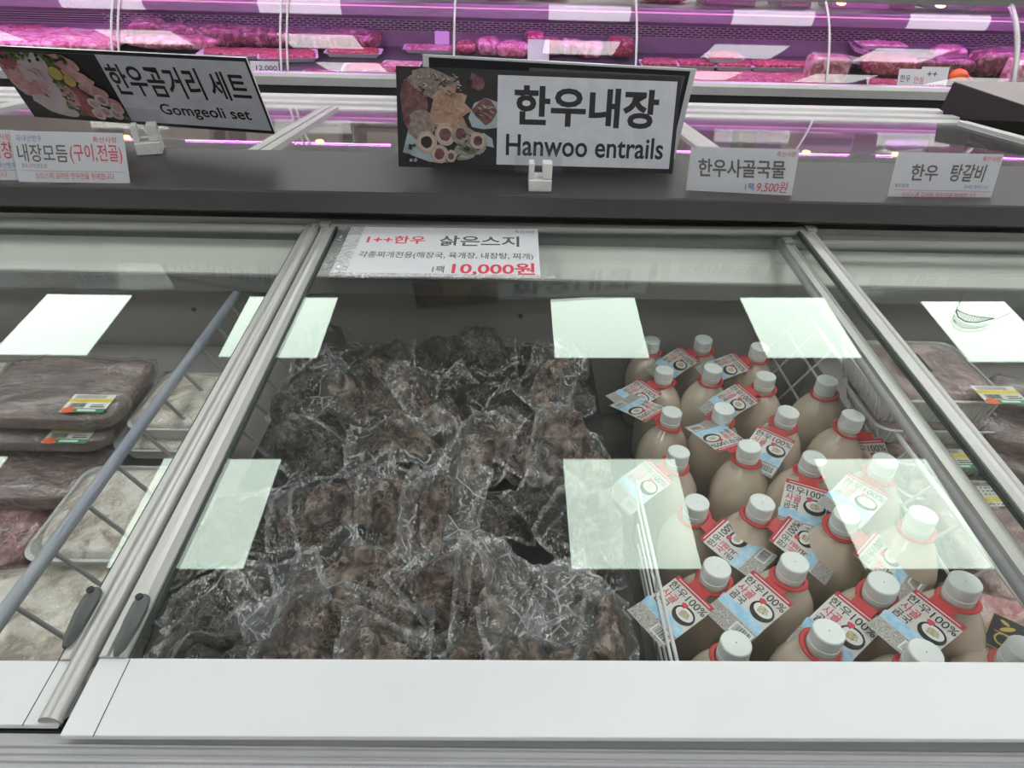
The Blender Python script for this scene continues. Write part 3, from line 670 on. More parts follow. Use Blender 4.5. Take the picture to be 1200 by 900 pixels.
for i, (px, py, tg, lb) in enumerate(BOT):
    z = .66
    for _ in range(6): q = atz(px, py, z); z = .66-.09*(q[1]-.6)+.2*(q[0]-.3)
    if i == 26: q = np.array([.617, .458, .66-.09*(.458-.6)+.2*(.617-.3)])
    b = bottle0 if i == 0 else copy_tree(bottle0)
    b.location = q; b.rotation_euler = (RN.uniform(-.05, .05), RN.uniform(-.06, .03), RN.uniform(0, 6.28)); b['label'] = lb; b['group'] = 'bone broth bottles'
    bpos.append((b, q, tg))
bpy.context.view_layer.update()
FLATTAG = {10: (1.0, .0), 15: (.05, .2), 16: (.0, .2)}
for i, (b, q, tg) in enumerate(bpos):
    if not tg: continue
    zr = q[2]-.034; t = atz(tg[0], tg[1], zr-.006); d = Vector((t[0]-q[0], t[1]-q[1], 0)).normalized()
    slope = {4: .12, 11: .10, 12: .30, 20: .22, 10: .9}.get(i, .2)
    yv = (-d*cos(slope)+Vector((0, 0, 1))*sin(slope)).normalized(); xv = yv.cross(Vector((0, 0, 1))).normalized(); zv = xv.cross(yv)
    o = Vector((q[0], q[1], zr))+d*.035+Vector((0, 0, .0015))
    if i == 10: zv, xv = xv*-1, zv
    mw = Matrix(((xv.x, yv.x, zv.x, o.x), (xv.y, yv.y, zv.y, o.y), (xv.z, yv.z, zv.z, o.z), (0, 0, 0, 1)))
    tr = copy_tree(tagset[i % 3 if i not in (4, 11, 12) else 0]); tr.parent = b; tr.matrix_parent_inverse = b.matrix_world.inverted(); tr.matrix_world = mw
for t in tagset:
    for ch in list(t.children): bpy.data.objects.remove(ch)
    bpy.data.objects.remove(t)
# what the bottles stand on
_bz = lambda x, y: .66-.09*(y-.6)+.2*(x-.3)-.2485
bp = G(); _c = [(.232, .40), (.705, .40), (.705, 1.42), (.232, 1.42)]
bp.add([(x, y, _bz(x, y)) for x, y in _c]+[(x, y, .3005) for x, y in _c], [(0, 1, 2, 3), (7, 6, 5, 4), (0, 4, 5, 1), (1, 5, 6, 2), (2, 6, 7, 3), (3, 7, 4, 0)])
tag(bp.obj('bottle_platform', 'strip'), 'dark sloping base under the broth bottles, showing only in dark gaps', 'platform')
tag(G().box((-.486, .37, .3005), (.215, 1.42, .545)).obj('bag_platform', 'black', bevel=.002), 'dark raised base beneath the heap of tendon bags', 'platform')  # coloured black to stand for shade in the gaps between bags

# ------------------------------------------------------------------ trays and packs in the side compartments
def sticker(parent, x, y, z, a, kind='ywg', s=1.0, tilt=(0, 0)):
    f = Flat(['cardg', 'ink_y', 'ink_gr', 'ink_o', 'ink', 'ink_w', 'noise_print', 'gold', 'ink_r'])
    if kind == 'ywg':
        f.rect(0, 0, .075*s, .052*s, 'cardg'); f.up(); f.rect(0, .029*s, .075*s, .038*s, 'ink_y'); f.rect(.022*s, 0, .075*s, .011*s, 'ink_gr'); f.ell(.012*s, .006*s, .012*s, .008*s, 'ink_o', 0, 12)
        f.rect(.006*s, .040*s, .06*s, .049*s, 'noise_print'); f.up(); x0 = .008*s; rr = random.Random(2)
        while x0 < .034*s: wd = rr.choice((.0007, .0013))*s; f.rect(x0, .013*s, x0+wd, .026*s, 'ink'); x0 += wd+.001*s
        f.rect(.045*s, .014*s, .070*s, .017*s, 'ink'); f.rect(.045*s, .020*s, .066*s, .022*s, 'ink'); f.rect(.028*s, .003*s, .06*s, .008*s, 'ink_w')
    elif kind == 'text':
        f.rect(0, 0, .09*s, .05*s, 'cardg'); f.up(); f.rect(0, .012*s, .09*s, .022*s, 'ink_y'); rr = random.Random(7)
        for r_ in (.028, .036, .044, .004):
            for c_ in range(11): f.rect((.005+c_*.0075)*s, r_*s, (.005+c_*.0075+rr.uniform(.002, .006))*s, (r_+.003)*s, 'ink')
    else:
        f.rect(-.001, -.001, .047*s+.001, .062*s+.001, 'gold'); f.up(); f.rect(0, 0, .047*s, .062*s, 'ink'); f.up()
        f.ring(.022*s, .020*s, .009*s, .012*s, 'gold'); f.ell(.024*s, .042*s, .012*s, .004*s, 'gold', .6); f.ell(.018*s, .052*s, .008*s, .003*s, 'gold', -.4); f.rect(.008*s, .030*s, .038*s, .032*s, 'gold')
    o = f.make('price_sticker', parent); o.location = (x, y, z); o.rotation_euler = (tilt[0], tilt[1], a); o['label'] = {'ywg': 'white, yellow and green price sticker with an orange corner', 'text': 'white sticker with a yellow band', 'blk': 'black sticker with gold print'}[kind]
    return o
def pack(label, x, y, z, w_, l_, h, a=0, m='liver', st=None, seed=1, grp='flat frozen meat packs', amp=.009, name='meat_pack'):
    r = thing(name, label, 'meat pack', (x, y, z), (0, 0, a), grp)
    sq(w_, l_, h, .28, .35, 64, 20, amp, 22, seed).obj('frozen_meat', m, r, smooth=True)
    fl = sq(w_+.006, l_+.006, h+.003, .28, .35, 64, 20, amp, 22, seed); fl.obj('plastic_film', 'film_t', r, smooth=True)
    if st: sticker(r, st[0], st[1], h+.0055, st[2], st[3] if len(st) > 3 else 'ywg')
    return r
def tray(label, x, y, z, w_, l_, h, a=0, m='offal', fill=.8, st=None, seed=1, grp='white foam trays', tilt=(0, 0), amp=.008, film='film_t', name='meat_tray', r_=.03, ribs=False, cat='tray'):
    r = thing(name, label, cat, (x, y, z), (tilt[0], tilt[1], a), grp)
    def ring(w0, l0, zz, rr): return rrect(w0, l0, rr, zz, 6)
    t = G().loops([ring(w_*.84, l_*.84, 0, r_*.8), ring(w_*.95, l_*.95, h*.92, r_), ring(w_, l_, h*.93, r_), ring(w_, l_, h, r_), ring(w_*.95, l_*.95, h, r_), ring(w_*.85, l_*.85, .004, r_*.8)], cap0=True, cap1=True)
    t.obj('foam_tray', 'tray', r, smooth=True, sharp=30)
    if ribs:
        rb = G()
        for sx in (-1, 1):
            for k in range(int(l_/.012)): yy = -l_*.40+k*l_*.8/int(l_/.012); rb.tube([(sx*w_*.425, yy, .003), (sx*w_*.474, yy, h*.88)], .0022, 5)
        for sy in (-1, 1):
            for k in range(int(w_/.012)): xx = -w_*.40+k*w_*.8/int(w_/.012); rb.tube([(xx, sy*l_*.425, .003), (xx, sy*l_*.474, h*.88)], .0022, 5)
        o = rb.obj('wall_ribs', 'tray', r, smooth=True); o['kind'] = 'stuff'
    mt = sq(w_*.88, l_*.88, h*fill+min(.012, h*.3), .4, .4, 56, 18, amp, 26, seed).obj('meat', m, r, smooth=True); mt.location = (0, 0, .005)
    if film:
        nx = 28; X, Y = np.meshgrid(np.linspace(-w_*.49, w_*.49, nx), np.linspace(-l_*.49, l_*.49, nx), indexing='ij')
        e = np.clip(1-np.maximum(np.abs(X)/(w_*.49), np.abs(Y)/(l_*.49)), 0, 1)
        Z = h+.001+np.maximum(0, h*fill+.022-h)*np.clip(e*4, 0, 1)+.002*fbm(X*60, Y*60, seed, 2)
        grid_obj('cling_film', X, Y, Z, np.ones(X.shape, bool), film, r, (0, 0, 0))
    if st: sticker(r, st[0], st[1], max(h, h*fill+.024)+.002, st[2], st[3] if len(st) > 3 else 'ywg', st[4] if len(st) > 4 else 1)
    return r
def slot(fr, br, z):     # front-right and back-right top corners in the photo -> positions at height z
    a = atz(fr[0], fr[1], z); b = atz(br[0], br[1], z); return a, b
def packR(label, fr, br, z, w_, h, st, seed, m='liver'):
    a, b = slot(fr, br, z); l_ = b[1]-a[1]; x = (a[0]+b[0])/2-w_/2
    return pack(label, x, (a[1]+b[1])/2, z-h, w_, l_, h, 0, m, st, seed)
packR('top purple-brown meat pack of the left stack, its sticker at the front right', (134, 492), (180, 420), .700, .27, .034, (.045, -.085, 0), 1)
packR('second purple-brown meat pack of the left stack, squeezed under the top one', (128, 520), (176, 440), .660, .27, .032, (.035, -.112, 0), 2)
packR('large third brown meat pack of the left stack, lying below the second', (92, 585), (150, 500), .622, .30, .040, (.06, .02, 0), 3)
packR('dark red meat pack at the left photo edge, in front of the stack', (12, 665), (70, 590), .585, .28, .040, None, 4, 'slab')
packR('bag of grey frozen meat behind the top pack at the far left wall', (20, 445), (60, 425), .66, .30, .03, None, 5, 'offal')
def trayL(label, fl, bl, z, w_, h, seed, m='offal', fill=.8, st=None, film='film_t'):
    a, b = slot(fl, bl, z); l_ = b[1]-a[1]; w_ = -.490-(a[0]+b[0])/2; x = (a[0]+b[0])/2+w_/2
    return tray(label, x, (a[1]+b[1])/2, z-h, w_, l_, h, 0, m, fill, st, seed, film=film)
trayL('top white tray of pale offal at the back, right of the dark packs', (138, 503), (196, 436), .672, .24, .032, 11)
trayL('second white tray of the back offal stack, right under the top one', (122, 528), (180, 460), .634, .24, .030, 12, fill=.6)
trayL('long white tray of stringy pale offal in the middle, behind the blue-grey tube', (14, 657), (108, 545), .640, .27, .040, 13)
trayL('white tray under the long offal tray, its rim showing in front of it', (40, 672), (120, 570), .590, .26, .030, 14, fill=.5)
trayL('lowest white tray edge in front of the middle offal stack', (60, 690), (130, 600), .553, .24, .022, 15, fill=.4)
q = atz(40, 735, .60); pack('swollen bag of cream-coloured offal at the bottom left behind the white trim', -.66, q[1]+.0, .545, .32, .20, .07, .1, 'offal', None, 16, amp=.012, name='offal_bag')
# base under the left goods
tag(G().box((-1.5, .37, .3005), (-.492, 1.42, .53)).obj('left_platform', 'liner', bevel=.002), 'grey raised base beneath the meat packs of the left compartment', 'platform')

def trayR(label, fl, fr, bl, z, h, seed, m='marbled', fill=.8, st=None, grp='deep white trays right of the bottles'):
    a = atz(*fl, z); b = atz(*fr, z); c = atz(*bl, z); w_ = b[0]-a[0]; l_ = c[1]-a[1]
    return tray(label, (a[0]+b[0])/2, (a[1]+c[1])/2, z-h, w_, l_, h, 0, m, fill, st, seed, grp, ribs=True)
t1 = trayR('topmost deep white tray of marbled meat, black-and-gold sticker on its film', (1036, 470), (1192, 476), (985, 398), .742, .058, 21, fill=.85, st=(.045, -.13, 0))
sticker(t1, -.055, -.045, .083, -.05, 'blk')
trayR('second deep tray of the right stack, directly under the topmost', (1030, 505), (1188, 505), (990, 440), .676, .040, 22, fill=.7)
trayR('third deep tray of the right stack, red and green sticker edge at its front', (1048, 545), (1185, 540), (1000, 470), .632, .038, 23, fill=.7, st=(-.05, -.12, 0))
trayR('lowest deep tray of the right stack, just above the large pink bag', (1060, 585), (1200, 575), (1010, 500), .590, .038, 24, fill=.7, st=(-.03, -.12, 0))
q = atz(1160, 660, .60); pk = pack('large bag of pinkish frozen meat right of the bottles, white and yellow sticker', .93, q[1]+.02, .535, .36, .32, .075, 0, 'marbled', (-.12, .09, 0, 'text'), 25, amp=.012, name='frozen_meat_bag')
q = atz(1180, 770, .62); pk2 = pack('crumpled clear pouch of meat with a black and gold label, bottom right by the trim', q[0]+.02, q[1]+.01, .59, .20, .15, .045, -.3, 'pork', None, 26, amp=.010, name='meat_pouch')
sticker(pk2, -.055, -.02, .053, -.45, 'blk', .8, (.25, -.1))
for k, (px, py, z, a, lb) in enumerate(((1196, 480, .70, -.5, 'knobbly pale pack at the right edge beside the topmost deep tray'), (1190, 525, .67, -.55, 'elongated brown meat pack lying diagonally at the right edge'), (1195, 560, .64, -.6, 'second elongated brown meat pack at the right edge, nearer the front'), (1199, 600, .61, -.5, 'lowest brown pack at the right edge, half hidden by the lid frame'))):
    q = atz(px, py, z); pack(lb, q[0]+.085, q[1]+.02, z-.045, .24, .10, .05, a, 'liver', None, 30+k, 'brown packs at the right edge')
tag(G().box((.78, .37, .3005), (1.9, 1.42, .53)).obj('right_platform', 'liner', bevel=.002), 'grey raised base beneath the trays of the right compartment', 'platform')
# torn black netting stuck on the right lid
nl = thing('torn_netting', 'small scrap of black netting lying on the right glass lid', 'netting')
ng = G(); pts = [atz(*p, .856) for p in ((1121, 362), (1124, 369), (1133, 374), (1146, 375), (1157, 373), (1166, 371))]
pt2 = [atz(*p, .856) for p in ((1122, 361), (1128, 364), (1137, 367), (1148, 369), (1158, 370), (1166, 371))]
pl_ = lambda q: (q[0], q[1], .82+SL*(q[1]-.406)+.0107*q[0]-.012)
ng.tube([pl_(q) for q in pts], .0009, 5); ng.tube([pl_(q) for q in pt2], .0007, 5)
for k in range(22):
    t = k/21*5; i = min(int(t), 4); u = t-i; a = pts[i]*(1-u)+pts[i+1]*u; b = pt2[i]*(1-u)+pt2[i+1]*u; ng.tube([pl_(a), pl_(b)], .0007, 4)
ng.tube([pl_(atz(1131, 337, .86)), pl_(atz(1127, 350, .86)), pl_(atz(1122, 362, .86))], .0005, 4); ng.tube([pl_(atz(1166, 371, .86)), pl_(atz(1186, 363, .86))], .0005, 4)
ng.obj('net_threads', 'black', nl)

# ------------------------------------------------------------------ signs and price cards
def holder(parent_lb, x, y, z, s=1.0, tx=0):
    r = thing('sign_clip', parent_lb, 'sign clip', (x, y, z), (0, 0, tx), None)
    G().box((-.022*s, -.022*s, 0), (.022*s, .03*s, .022*s)).obj('clip_foot', 'white_p', r, bevel=.002)
    G().box((-.022*s, -.016*s, .0225*s), (-.012*s, .012*s, .052*s)).obj('clip_cheek', 'white_p', r, bevel=.0015)
    G().box((.004*s, -.016*s, .0225*s), (.022*s, .012*s, .052*s)).obj('clip_cheek', 'white_p', r, bevel=.0015)
    b = G().tube([(-.012*s, -.002, .036*s), (.004*s, -.002, .036*s)], .007*s, 10); b.obj('pivot_drum', 'acrylic', r, smooth=True, sharp=50)
    return r
def board(name, label, X, Y, Z, a, b, c, w_, h_, frame=.005, back='ink'):
    r = thing(name, label, 'sign', mw=card_mat(X, Y, Z, a, b, c))
    G().box((-w_/2, -h_/2, -.004), (w_/2, h_/2, 0)).obj('board', 'card', r, bevel=.0005)
    return r
# -- main sign
M['sign_white'] = mat('sign_white_print', (.58, .59, .65), .4)
W2, H2 = 0.6072, 0.1986
s2 = board('hanging_sign', 'white sign reading 한우내장 Hanwoo entrails with a photo of entrails, centre', 0.0709, 1.50, 1.0630, 0.0726, 1.2977, -0.0257, W2, H2)
f = Flat(['ink', 'sign_white']); f.rect(-W2/2, -H2/2, W2/2, H2/2, 'ink'); f.up()
xs = -W2/2+.212
f.rect(xs, -H2/2+.010, W2/2-.009, H2/2-.010, 'sign_white'); f.up()
f.text('한우내장', xs+.036, -.008, W2/2-.045, H2/2-.028, 'ink', .032); f.text('Hanwoo entrails', xs+.020, -.070, W2/2-.026, -.026, 'ink', .016)
f.make('lettering', s2)
MT = dict(p_dk=mat('photo_dark', (.02, .018, .02), .45), p_br=mat('photo_tripe_brown', (.16, .12, .105), .45, 0, (.30, .24, .21), 110, detail=6), p_or=mat('photo_tan_tripe', (.34, .19, .13), .45, 0, (.45, .30, .21), 90, detail=6),
          p_bl=mat('photo_pale_blue', (.32, .38, .42), .45), p_mr=mat('photo_maroon', (.10, .03, .04), .45, 0, (.20, .10, .10), 60), p_ri=mat('photo_ring_beige', (.46, .38, .33), .45), p_gn=mat('photo_grey_green', (.20, .21, .17), .45, 0, (.30, .30, .25), 90),
          p_pk=mat('photo_pink_meat', (.42, .18, .19), .45, 0, (.60, .38, .38), 40), p_wh=mat('photo_bone_white', (.55, .48, .50), .45, 0, (.48, .36, .38), 25), p_lf=mat('photo_leaf_green', (.05, .10, .02), .45, 0, (.14, .22, .04), 120), p_rd=mat('photo_red_meat', (.26, .06, .07), .45, 0, (.36, .13, .14), 50), p_ye=mat('photo_yellow', (.50, .38, .10), .45))
M.update(MT)
f = Flat(list(MT)); f.z = .0012
x0, x1, y0, y1 = -W2/2+.006, xs, -H2/2+.008, H2/2-.008
PW, PH = x1-x0, y1-y0
P_ = lambda u, v: (x0+u*PW, y0+v*PH)
def pe(u, v, ru, rv, m, a=0, n=18, wob=0, seed=0):
    cx, cy = P_(u, v); f.ell(max(x0+ru*PW*.9, min(x1-ru*PW*.9, cx)), cy, ru*PW, rv*PH, m, a, n, wob, seed)
f.rect(x0, y0, x1, y1, 'p_dk'); f.up()
f.poly([P_(.02, .12), P_(.10, .45), P_(.05, .9), P_(.16, .98), P_(.22, .8), P_(.16, .5), P_(.22, .2), P_(.5, .02), P_(.3, .02)], 'p_bl')
f.poly([P_(.70, .52), P_(.76, .68), P_(.88, .74), P_(1, .70), P_(1, .42), P_(.86, .40), P_(.74, .42)], 'p_bl'); f.poly([P_(.72, .30), P_(.86, .36), P_(.95, .30), P_(.97, .20), P_(.88, .22)], 'p_bl')
f.up(); pe(.14, .62, .13, .30, 'p_mr', .1, 14, .15, 2); pe(.87, .60, .13, .13, 'p_mr', -.5, 12, .2, 3); f.up()
pe(.38, .86, .30, .15, 'p_br', -.15, 20, .16, 4); pe(.22, .42, .14, .16, 'p_br', .5, 16, .15, 5); f.up()
f.poly([P_(.30, .52), P_(.36, .78), P_(.50, .86), P_(.70, .80), P_(.66, .68), P_(.74, .60), P_(.64, .54), P_(.70, .40), P_(.58, .36), P_(.46, .44), P_(.38, .40)], 'p_or'); f.up()
pe(.66, .86, .09, .10, 'p_dk', 0, 10, .3, 8); pe(.77, .90, .10, .09, 'p_mr', 0, 10, .3, 9); pe(.72, .26, .17, .14, 'p_gn', -.4, 16, .12, 6); pe(.66, .14, .13, .10, 'p_gn', .2, 14, .12, 7)
for k, (u, v, r_) in enumerate(((.27, .24, .021), (.40, .11, .0185), (.46, .33, .0215), (.62, .34, .020), (.80, .27, .017), (.52, .09, .012))):
    f.up(); cx, cy = P_(u, v); f.ell(cx, cy, r_, r_*1.05, 'p_ri' if k not in (3,) else 'p_gn', 0, 18, .06, k); f.up(); f.ell(cx, cy, r_*.58, r_*.62, 'p_mr' if k else 'p_dk', 0, 14, .1, k+4); f.ring(cx, cy, r_*.86, r_*.93, 'p_or')
f.up(); rr = random.Random(3)
for k in range(60):
    u, v = rr.uniform(.18, .62), rr.uniform(.74, .97); pe(u, v, rr.uniform(.012, .03), .008, rr.choice(['p_ri', 'p_dk', 'p_br']), rr.uniform(-1, 1), 7)
for k in range(55):
    u, v = rr.uniform(.33, .66), rr.uniform(.42, .78); pe(u, v, rr.uniform(.015, .045), .007, rr.choice(['p_or', 'p_ri', 'p_br', 'p_or']), rr.uniform(-1, 1), 7)
for k in range(24):
    u, v = rr.uniform(.56, .82), rr.uniform(.08, .34); pe(u, v, rr.uniform(.015, .04), .007, rr.choice(['p_ri', 'p_dk', 'p_gn']), rr.uniform(-.8, .8), 7)
for k in range(16): pe(.05+rr.random()*.1, rr.uniform(.03, .22), .02, .02, rr.choice(['p_bl', 'p_dk']), 0, 5, .4, k)
for k in range(26): pe(rr.uniform(.8, .95), rr.uniform(.52, .66), .03, .005, rr.choice(['p_mr', 'p_ri']), rr.uniform(-.8, -.2), 6)
f.make('food_photo', s2)
fc = aty(632, 226, 1.40)
holder('white plastic clip foot holding the centre sign on the shelf edge', .073, 1.415, .947, 1.1)
G().box((-.052, -.105, .0035), (.052, -.052, .0055)).obj('clear_clip_plate', 'acrylic', s2)
# -- left sign
K1 = 1.1294
W1, H1 = 0.6685, 0.1786
s1 = board('hanging_sign', 'tilted sign reading 한우곰거리 세트 Gomgeoli set with a photo of bones, upper left', -0.8726, 1.66, 1.0756, -0.2283, 1.8928, 0.0184, W1, H1)
f = Flat(['ink', 'sign_white']); f.rect(-W1/2, -H1/2, W1/2, H1/2, 'ink'); f.up()
f.rect(-W1/2+.006, -H1/2+.008, W1/2-.006, H1/2-.008, 'sign_white'); f.up(); xs = -W1/2+.255*K1
f.text('한우곰거리', xs+.005*K1, -.012*K1, xs+.215*K1, .054*K1, 'ink', .018); f.text('세트', xs+.232*K1, -.010*K1, W1/2-.020*K1, .050*K1, 'ink', .018); f.text('Gomgeoli set', xs+.088*K1, -.058*K1, W1/2-.040*K1, -.026*K1, 'ink', .016)
f.make('lettering', s1)
f = Flat(list(MT)); f.z = .0012
x0, x1, y0, y1 = -W1/2+.006, xs, -H1/2+.008, H1/2-.008; PW, PH = x1-x0, y1-y0
f.rect(x0, y0, x1, y1, 'p_dk'); f.up(); f.poly([P_(0, .98), P_(.55, .98), P_(.9, .2), P_(1, .02), P_(.2, .05)], 'p_lf'); f.up()
for k, (u, v, a_, b_, m, an) in enumerate(((.12, .60, .14, .30, 'p_pk', .3), (.08, .85, .10, .14, 'p_rd', .2), (.26, .72, .09, .26, 'p_wh', -.3), (.36, .52, .10, .34, 'p_wh', .2), (.24, .45, .12, .12, 'p_pk', .4), (.40, .82, .08, .16, 'p_wh', -.2),
     (.30, .18, .20, .13, 'p_wh', -.35), (.66, .86, .14, .12, 'p_pk', -.3), (.72, .66, .14, .10, 'p_pk', -.4), (.62, .28, .10, .26, 'p_rd', .25), (.52, .36, .07, .20, 'p_pk', .1), (.80, .46, .13, .10, 'p_pk', -.3), (.88, .30, .12, .09, 'p_pk', -.2))):
    f.up(); pe(u, v, a_, b_, m, an, 16, .10, k)
f.up(); rr = random.Random(8)
for k in range(40): pe(rr.uniform(.44, .56), rr.uniform(.15, .60), .016, .02, rr.choice(['p_lf', 'p_lf', 'p_gn']), rr.random(), 6)
for k in range(40): pe(rr.uniform(.02, .7), rr.uniform(.86, .97), .02, .025, rr.choice(['p_lf', 'p_dk']), rr.random(), 6)
pe(.52, .70, .065, .10, 'p_ye', .2); pe(.62, .60, .055, .09, 'p_ye', .3)
for u, v in ((.73, .26), (.80, .14), (.90, .12), (.72, .10), (.95, .22), (.84, .34)): f.up(); pe(u, v, .062, .085, 'p_wh', -.4); f.up(); pe(u, v, .035, .05, 'p_pk', -.4)
for k in range(40): pe(rr.uniform(.02, .4), rr.uniform(.3, .9), rr.uniform(.02, .05), .008, rr.choice(['p_wh', 'p_rd', 'p_pk']), rr.uniform(-1.2, -.2), 6)
f.make('food_photo', s1)
G().box((-.055, -H1/2-.030, .004), (.055, -H1/2+.045, .006)).obj('clear_clip_plate', 'acrylic', s1)
q = atz(182, 178, .947); holder('white plastic clip foot under the tilted left sign', q[0]-.01, min(q[1], 1.62), .947, 1.25, .35)
# -- sign behind
sb = board('hanging_sign', 'dark-framed sign seen only along its edges behind the centre sign', 0.1145, 1.63, 1.0543, 0.0347, 1.7287, -0.0343, 0.6098, 0.2222)
f = Flat(['ink', 'card', 'ink_g']); f.rect(-.2918, -.1063, .2918, .1063, 'ink'); f.up(); f.rect(-.07, -.096, .282, .096, 'ink_g'); f.make('face_print', sb)
holder('white plastic clip foot behind the centre sign, holding the rear sign', .11, 1.62, .947, 1.1)
# -- price cards on the shelf
def pcard(label, X, Y, Z, a, b, c, w_, h_, draw, side=1, name='price_card'):
    r = thing(name, label, 'price card', mw=card_mat(X, Y, Z, a, b, c))
    G().box((-w_/2, -h_/2, -.0012), (w_/2, h_/2, 0)).obj('paper', 'card', r)
    f = Flat(['card', 'ink', 'ink_r', 'ink_b', 'ink_g', 'ink_dr']); draw(f, w_, h_); f.make('lettering', r)
    G().box((-w_/2-.0015, -h_/2-.001, .0016), (w_/2+.0015, h_/2+.002, .0026)).obj('clear_front', 'acrylic', r)
    G().box((-w_/2-.0015, -h_/2-.002, -.042), (w_/2+.0015, -h_/2-.0005, .0)).obj('clear_foot', 'acrylic', r)
    return r
SAL = '싱싱스레 길러온 한우만을 판매합니다'
def dA(f, w_, h_):
    f.text('국내산한우', -w_/2+.010, .030, -w_/2+.060, .042, 'ink_b'); f.text('축산사랑', w_/2-.062, .030, w_/2-.014, .042, 'ink_r')
    f.text('내장모듬', -w_/2+.008, -.010, -.005, .025, 'ink_g', .012); f.text('(구이,전골)', .0, -.012, w_/2-.008, .027, 'ink_r', .008)
    f.text('용도:구이,전골,탕', -w_/2+.012, -.022, -w_/2+.062, -.013, 'ink_g'); f.rect(-w_/2+.01, -.0275, w_/2-.006, -.0268, 'ink_g'); f.text(SAL, -w_/2+.035, -.043, w_/2-.030, -.030, 'ink_r')
pcard('white price card reading 내장모듬 in black and red, left on the shelf', -.9009, 1.40, .9955, .0719, 1.2497, -.0182, .2218, .0996, dA)
def d0(f, w_, h_):
    f.text('축산사랑', w_/2-.055, .030, w_/2-.010, .042, 'ink_r'); f.text('(대창,막창)', .0, -.012, w_/2-.004, .027, 'ink_r', .008); f.text('국내산한우', w_/2-.055, -.025, w_/2-.008, -.014, 'ink_b'); f.rect(-w_/2+.01, -.0295, w_/2-.006, -.0288, 'ink_g'); f.text(SAL, -w_/2+.035, -.043, w_/2-.030, -.031, 'ink_r')
pcard('white price card cut off by the left edge of the photo', -1.126, 1.405, .9955, .0719, 1.2497, -.0182, .2218, .0996, d0)
def dB(f, w_, h_):
    f.text('축산사랑', w_/2-.045, .036, w_/2-.006, .047, 'ink_r', 0, .1); f.text('한우사골국물', -w_/2+.020, -.008, w_/2-.022, .029, 'ink_g', .022, -.1); f.text('1팩', .012, -.034, .030, -.018, 'ink_b', .01); f.text('9,500원', .036, -.038, w_/2-.012, -.014, 'ink_r', .006, .1)
pcard('white price card reading 한우사골국물 9,500원, right of the centre sign', .5023, 1.42, .9856, -.0932, 1.3569, .0208, .2239, .1037, dB, -1)
def dC(f, w_, h_):
    f.text('축산사랑', w_/2-.045, .036, w_/2-.004, .047, 'ink_r', 0, .1); f.text('한우', -w_/2+.038, -.006, -.018, .028, 'ink_g', .018, -.05); f.text('탕갈비', .010, -.006, w_/2-.030, .030, 'ink_g', .018, .05)
    f.text('용도:찜,탕', -w_/2+.010, -.020, -w_/2+.040, -.012, 'ink_g'); f.text('국내산 한우(1++)', w_/2-.068, -.021, w_/2-.014, -.012, 'ink_b'); f.rect(-w_/2+.01, -.0255, w_/2-.006, -.0248, 'ink_r'); f.text(SAL, -w_/2+.030, -.043, w_/2-.036, -.029, 'ink_r')
pcard('white price card reading 한우 탕갈비, far right on the shelf', .9408, 1.42, .9849, .039, 1.3717, -.0103, .2313, .1029, dC, -1)
# -- paper taped on the middle lid
a_ = np.array([-.333, 1.156]); Wp, Hp = .402, .216
pc = thing('taped_price_sheet', 'white paper sheet reading 1++한우 삶은스지 10,000원 taped on the back of the middle lid glass', 'price sheet', (-.131, 1.263, .82+SL*(1.263-.406)+.0107*-.131+.0006), (SL, -.0107, -.008))
G().box((-Wp/2, -Hp/2, -.0012), (Wp/2, Hp/2, -.0009)).obj('paper', 'card', pc)
f = Flat(['card', 'ink_g', 'ink_r', 'ink_b', 'ink']); f.z = -.0006
f.text('축산사랑', Wp/2-.050, .086, Wp/2-.008, .100, 'ink_b'); f.text('1++한우', -Wp/2+.045, .030, -.035, .066, 'ink_r', .02); f.text('삶은스지', -.005, .022, Wp/2-.040, .070, 'ink_g', .02)
f.text('각종찌개전용(해장국, 육개장, 내장탕, 찌개)', -Wp/2+.040, -.037, Wp/2-.012, -.006, 'ink_g', .01); f.text('1팩', -.008, -.092, .015, -.064, 'ink_g', .01); f.text('10,000원', .030, -.100, Wp/2-.010, -.048, 'ink_r', .022)
f.make('lettering', pc)
def tape_piece(x0, y0, x1, y1):
    X, Y = np.meshgrid(np.linspace(x0, x1, 14), np.linspace(y0, y1, 24), indexing='ij'); grid_obj('clear_tape', X, Y, .0004+.0009*fbm(X*90, Y*70, 2, 2), np.ones(X.shape, bool), 'tape', pc, (0, 0, 0))
tape_piece(-Wp/2-.022, -Hp/2-.008, -Wp/2+.03, Hp/2+.004); tape_piece(-Wp/2, -Hp/2-.010, Wp/2+.03, -Hp/2+.010)

# ------------------------------------------------------------------ far half of the island
RS = -radians(4.8)
ri = thing('island_freezer', 'far half of the island freezer, its lids sloping away behind the charcoal shelf', 'freezer')
XR = 1.66
rp = [(2.46, .842), (2.46, .858), (2.50, .861), (2.53, .853), (2.55, .853), (2.553, .862), (2.60, .860), (2.62, .852), (2.63, .846), (2.66, .846), (2.665, .858), (2.70, .860), (2.74, .852), (2.745, .846), (2.77, .846), (2.79, .842), (2.80, .82), (2.80, .70), (2.46, .70)]
G().ext(rp, LX0-1.5, XR).obj('far_rim', 'alu', ri, bevel=.002)
G().box((LX0-1.5, 2.66, .10), (XR, 2.78, .70)).obj('far_panel', 'trim', ri)
G().box((LX0-1.5, 1.60, .45), (XR, 2.66, .47)).obj('tank_floor', 'liner', ri)
G().ext([(1.657, .915), (1.657, .932), (1.70, .928), (1.70, .915)], LX0-1.5, XR).obj('near_track', 'alu_dark', ri)
zr = lambda y: .932-(y-1.66)*.0840
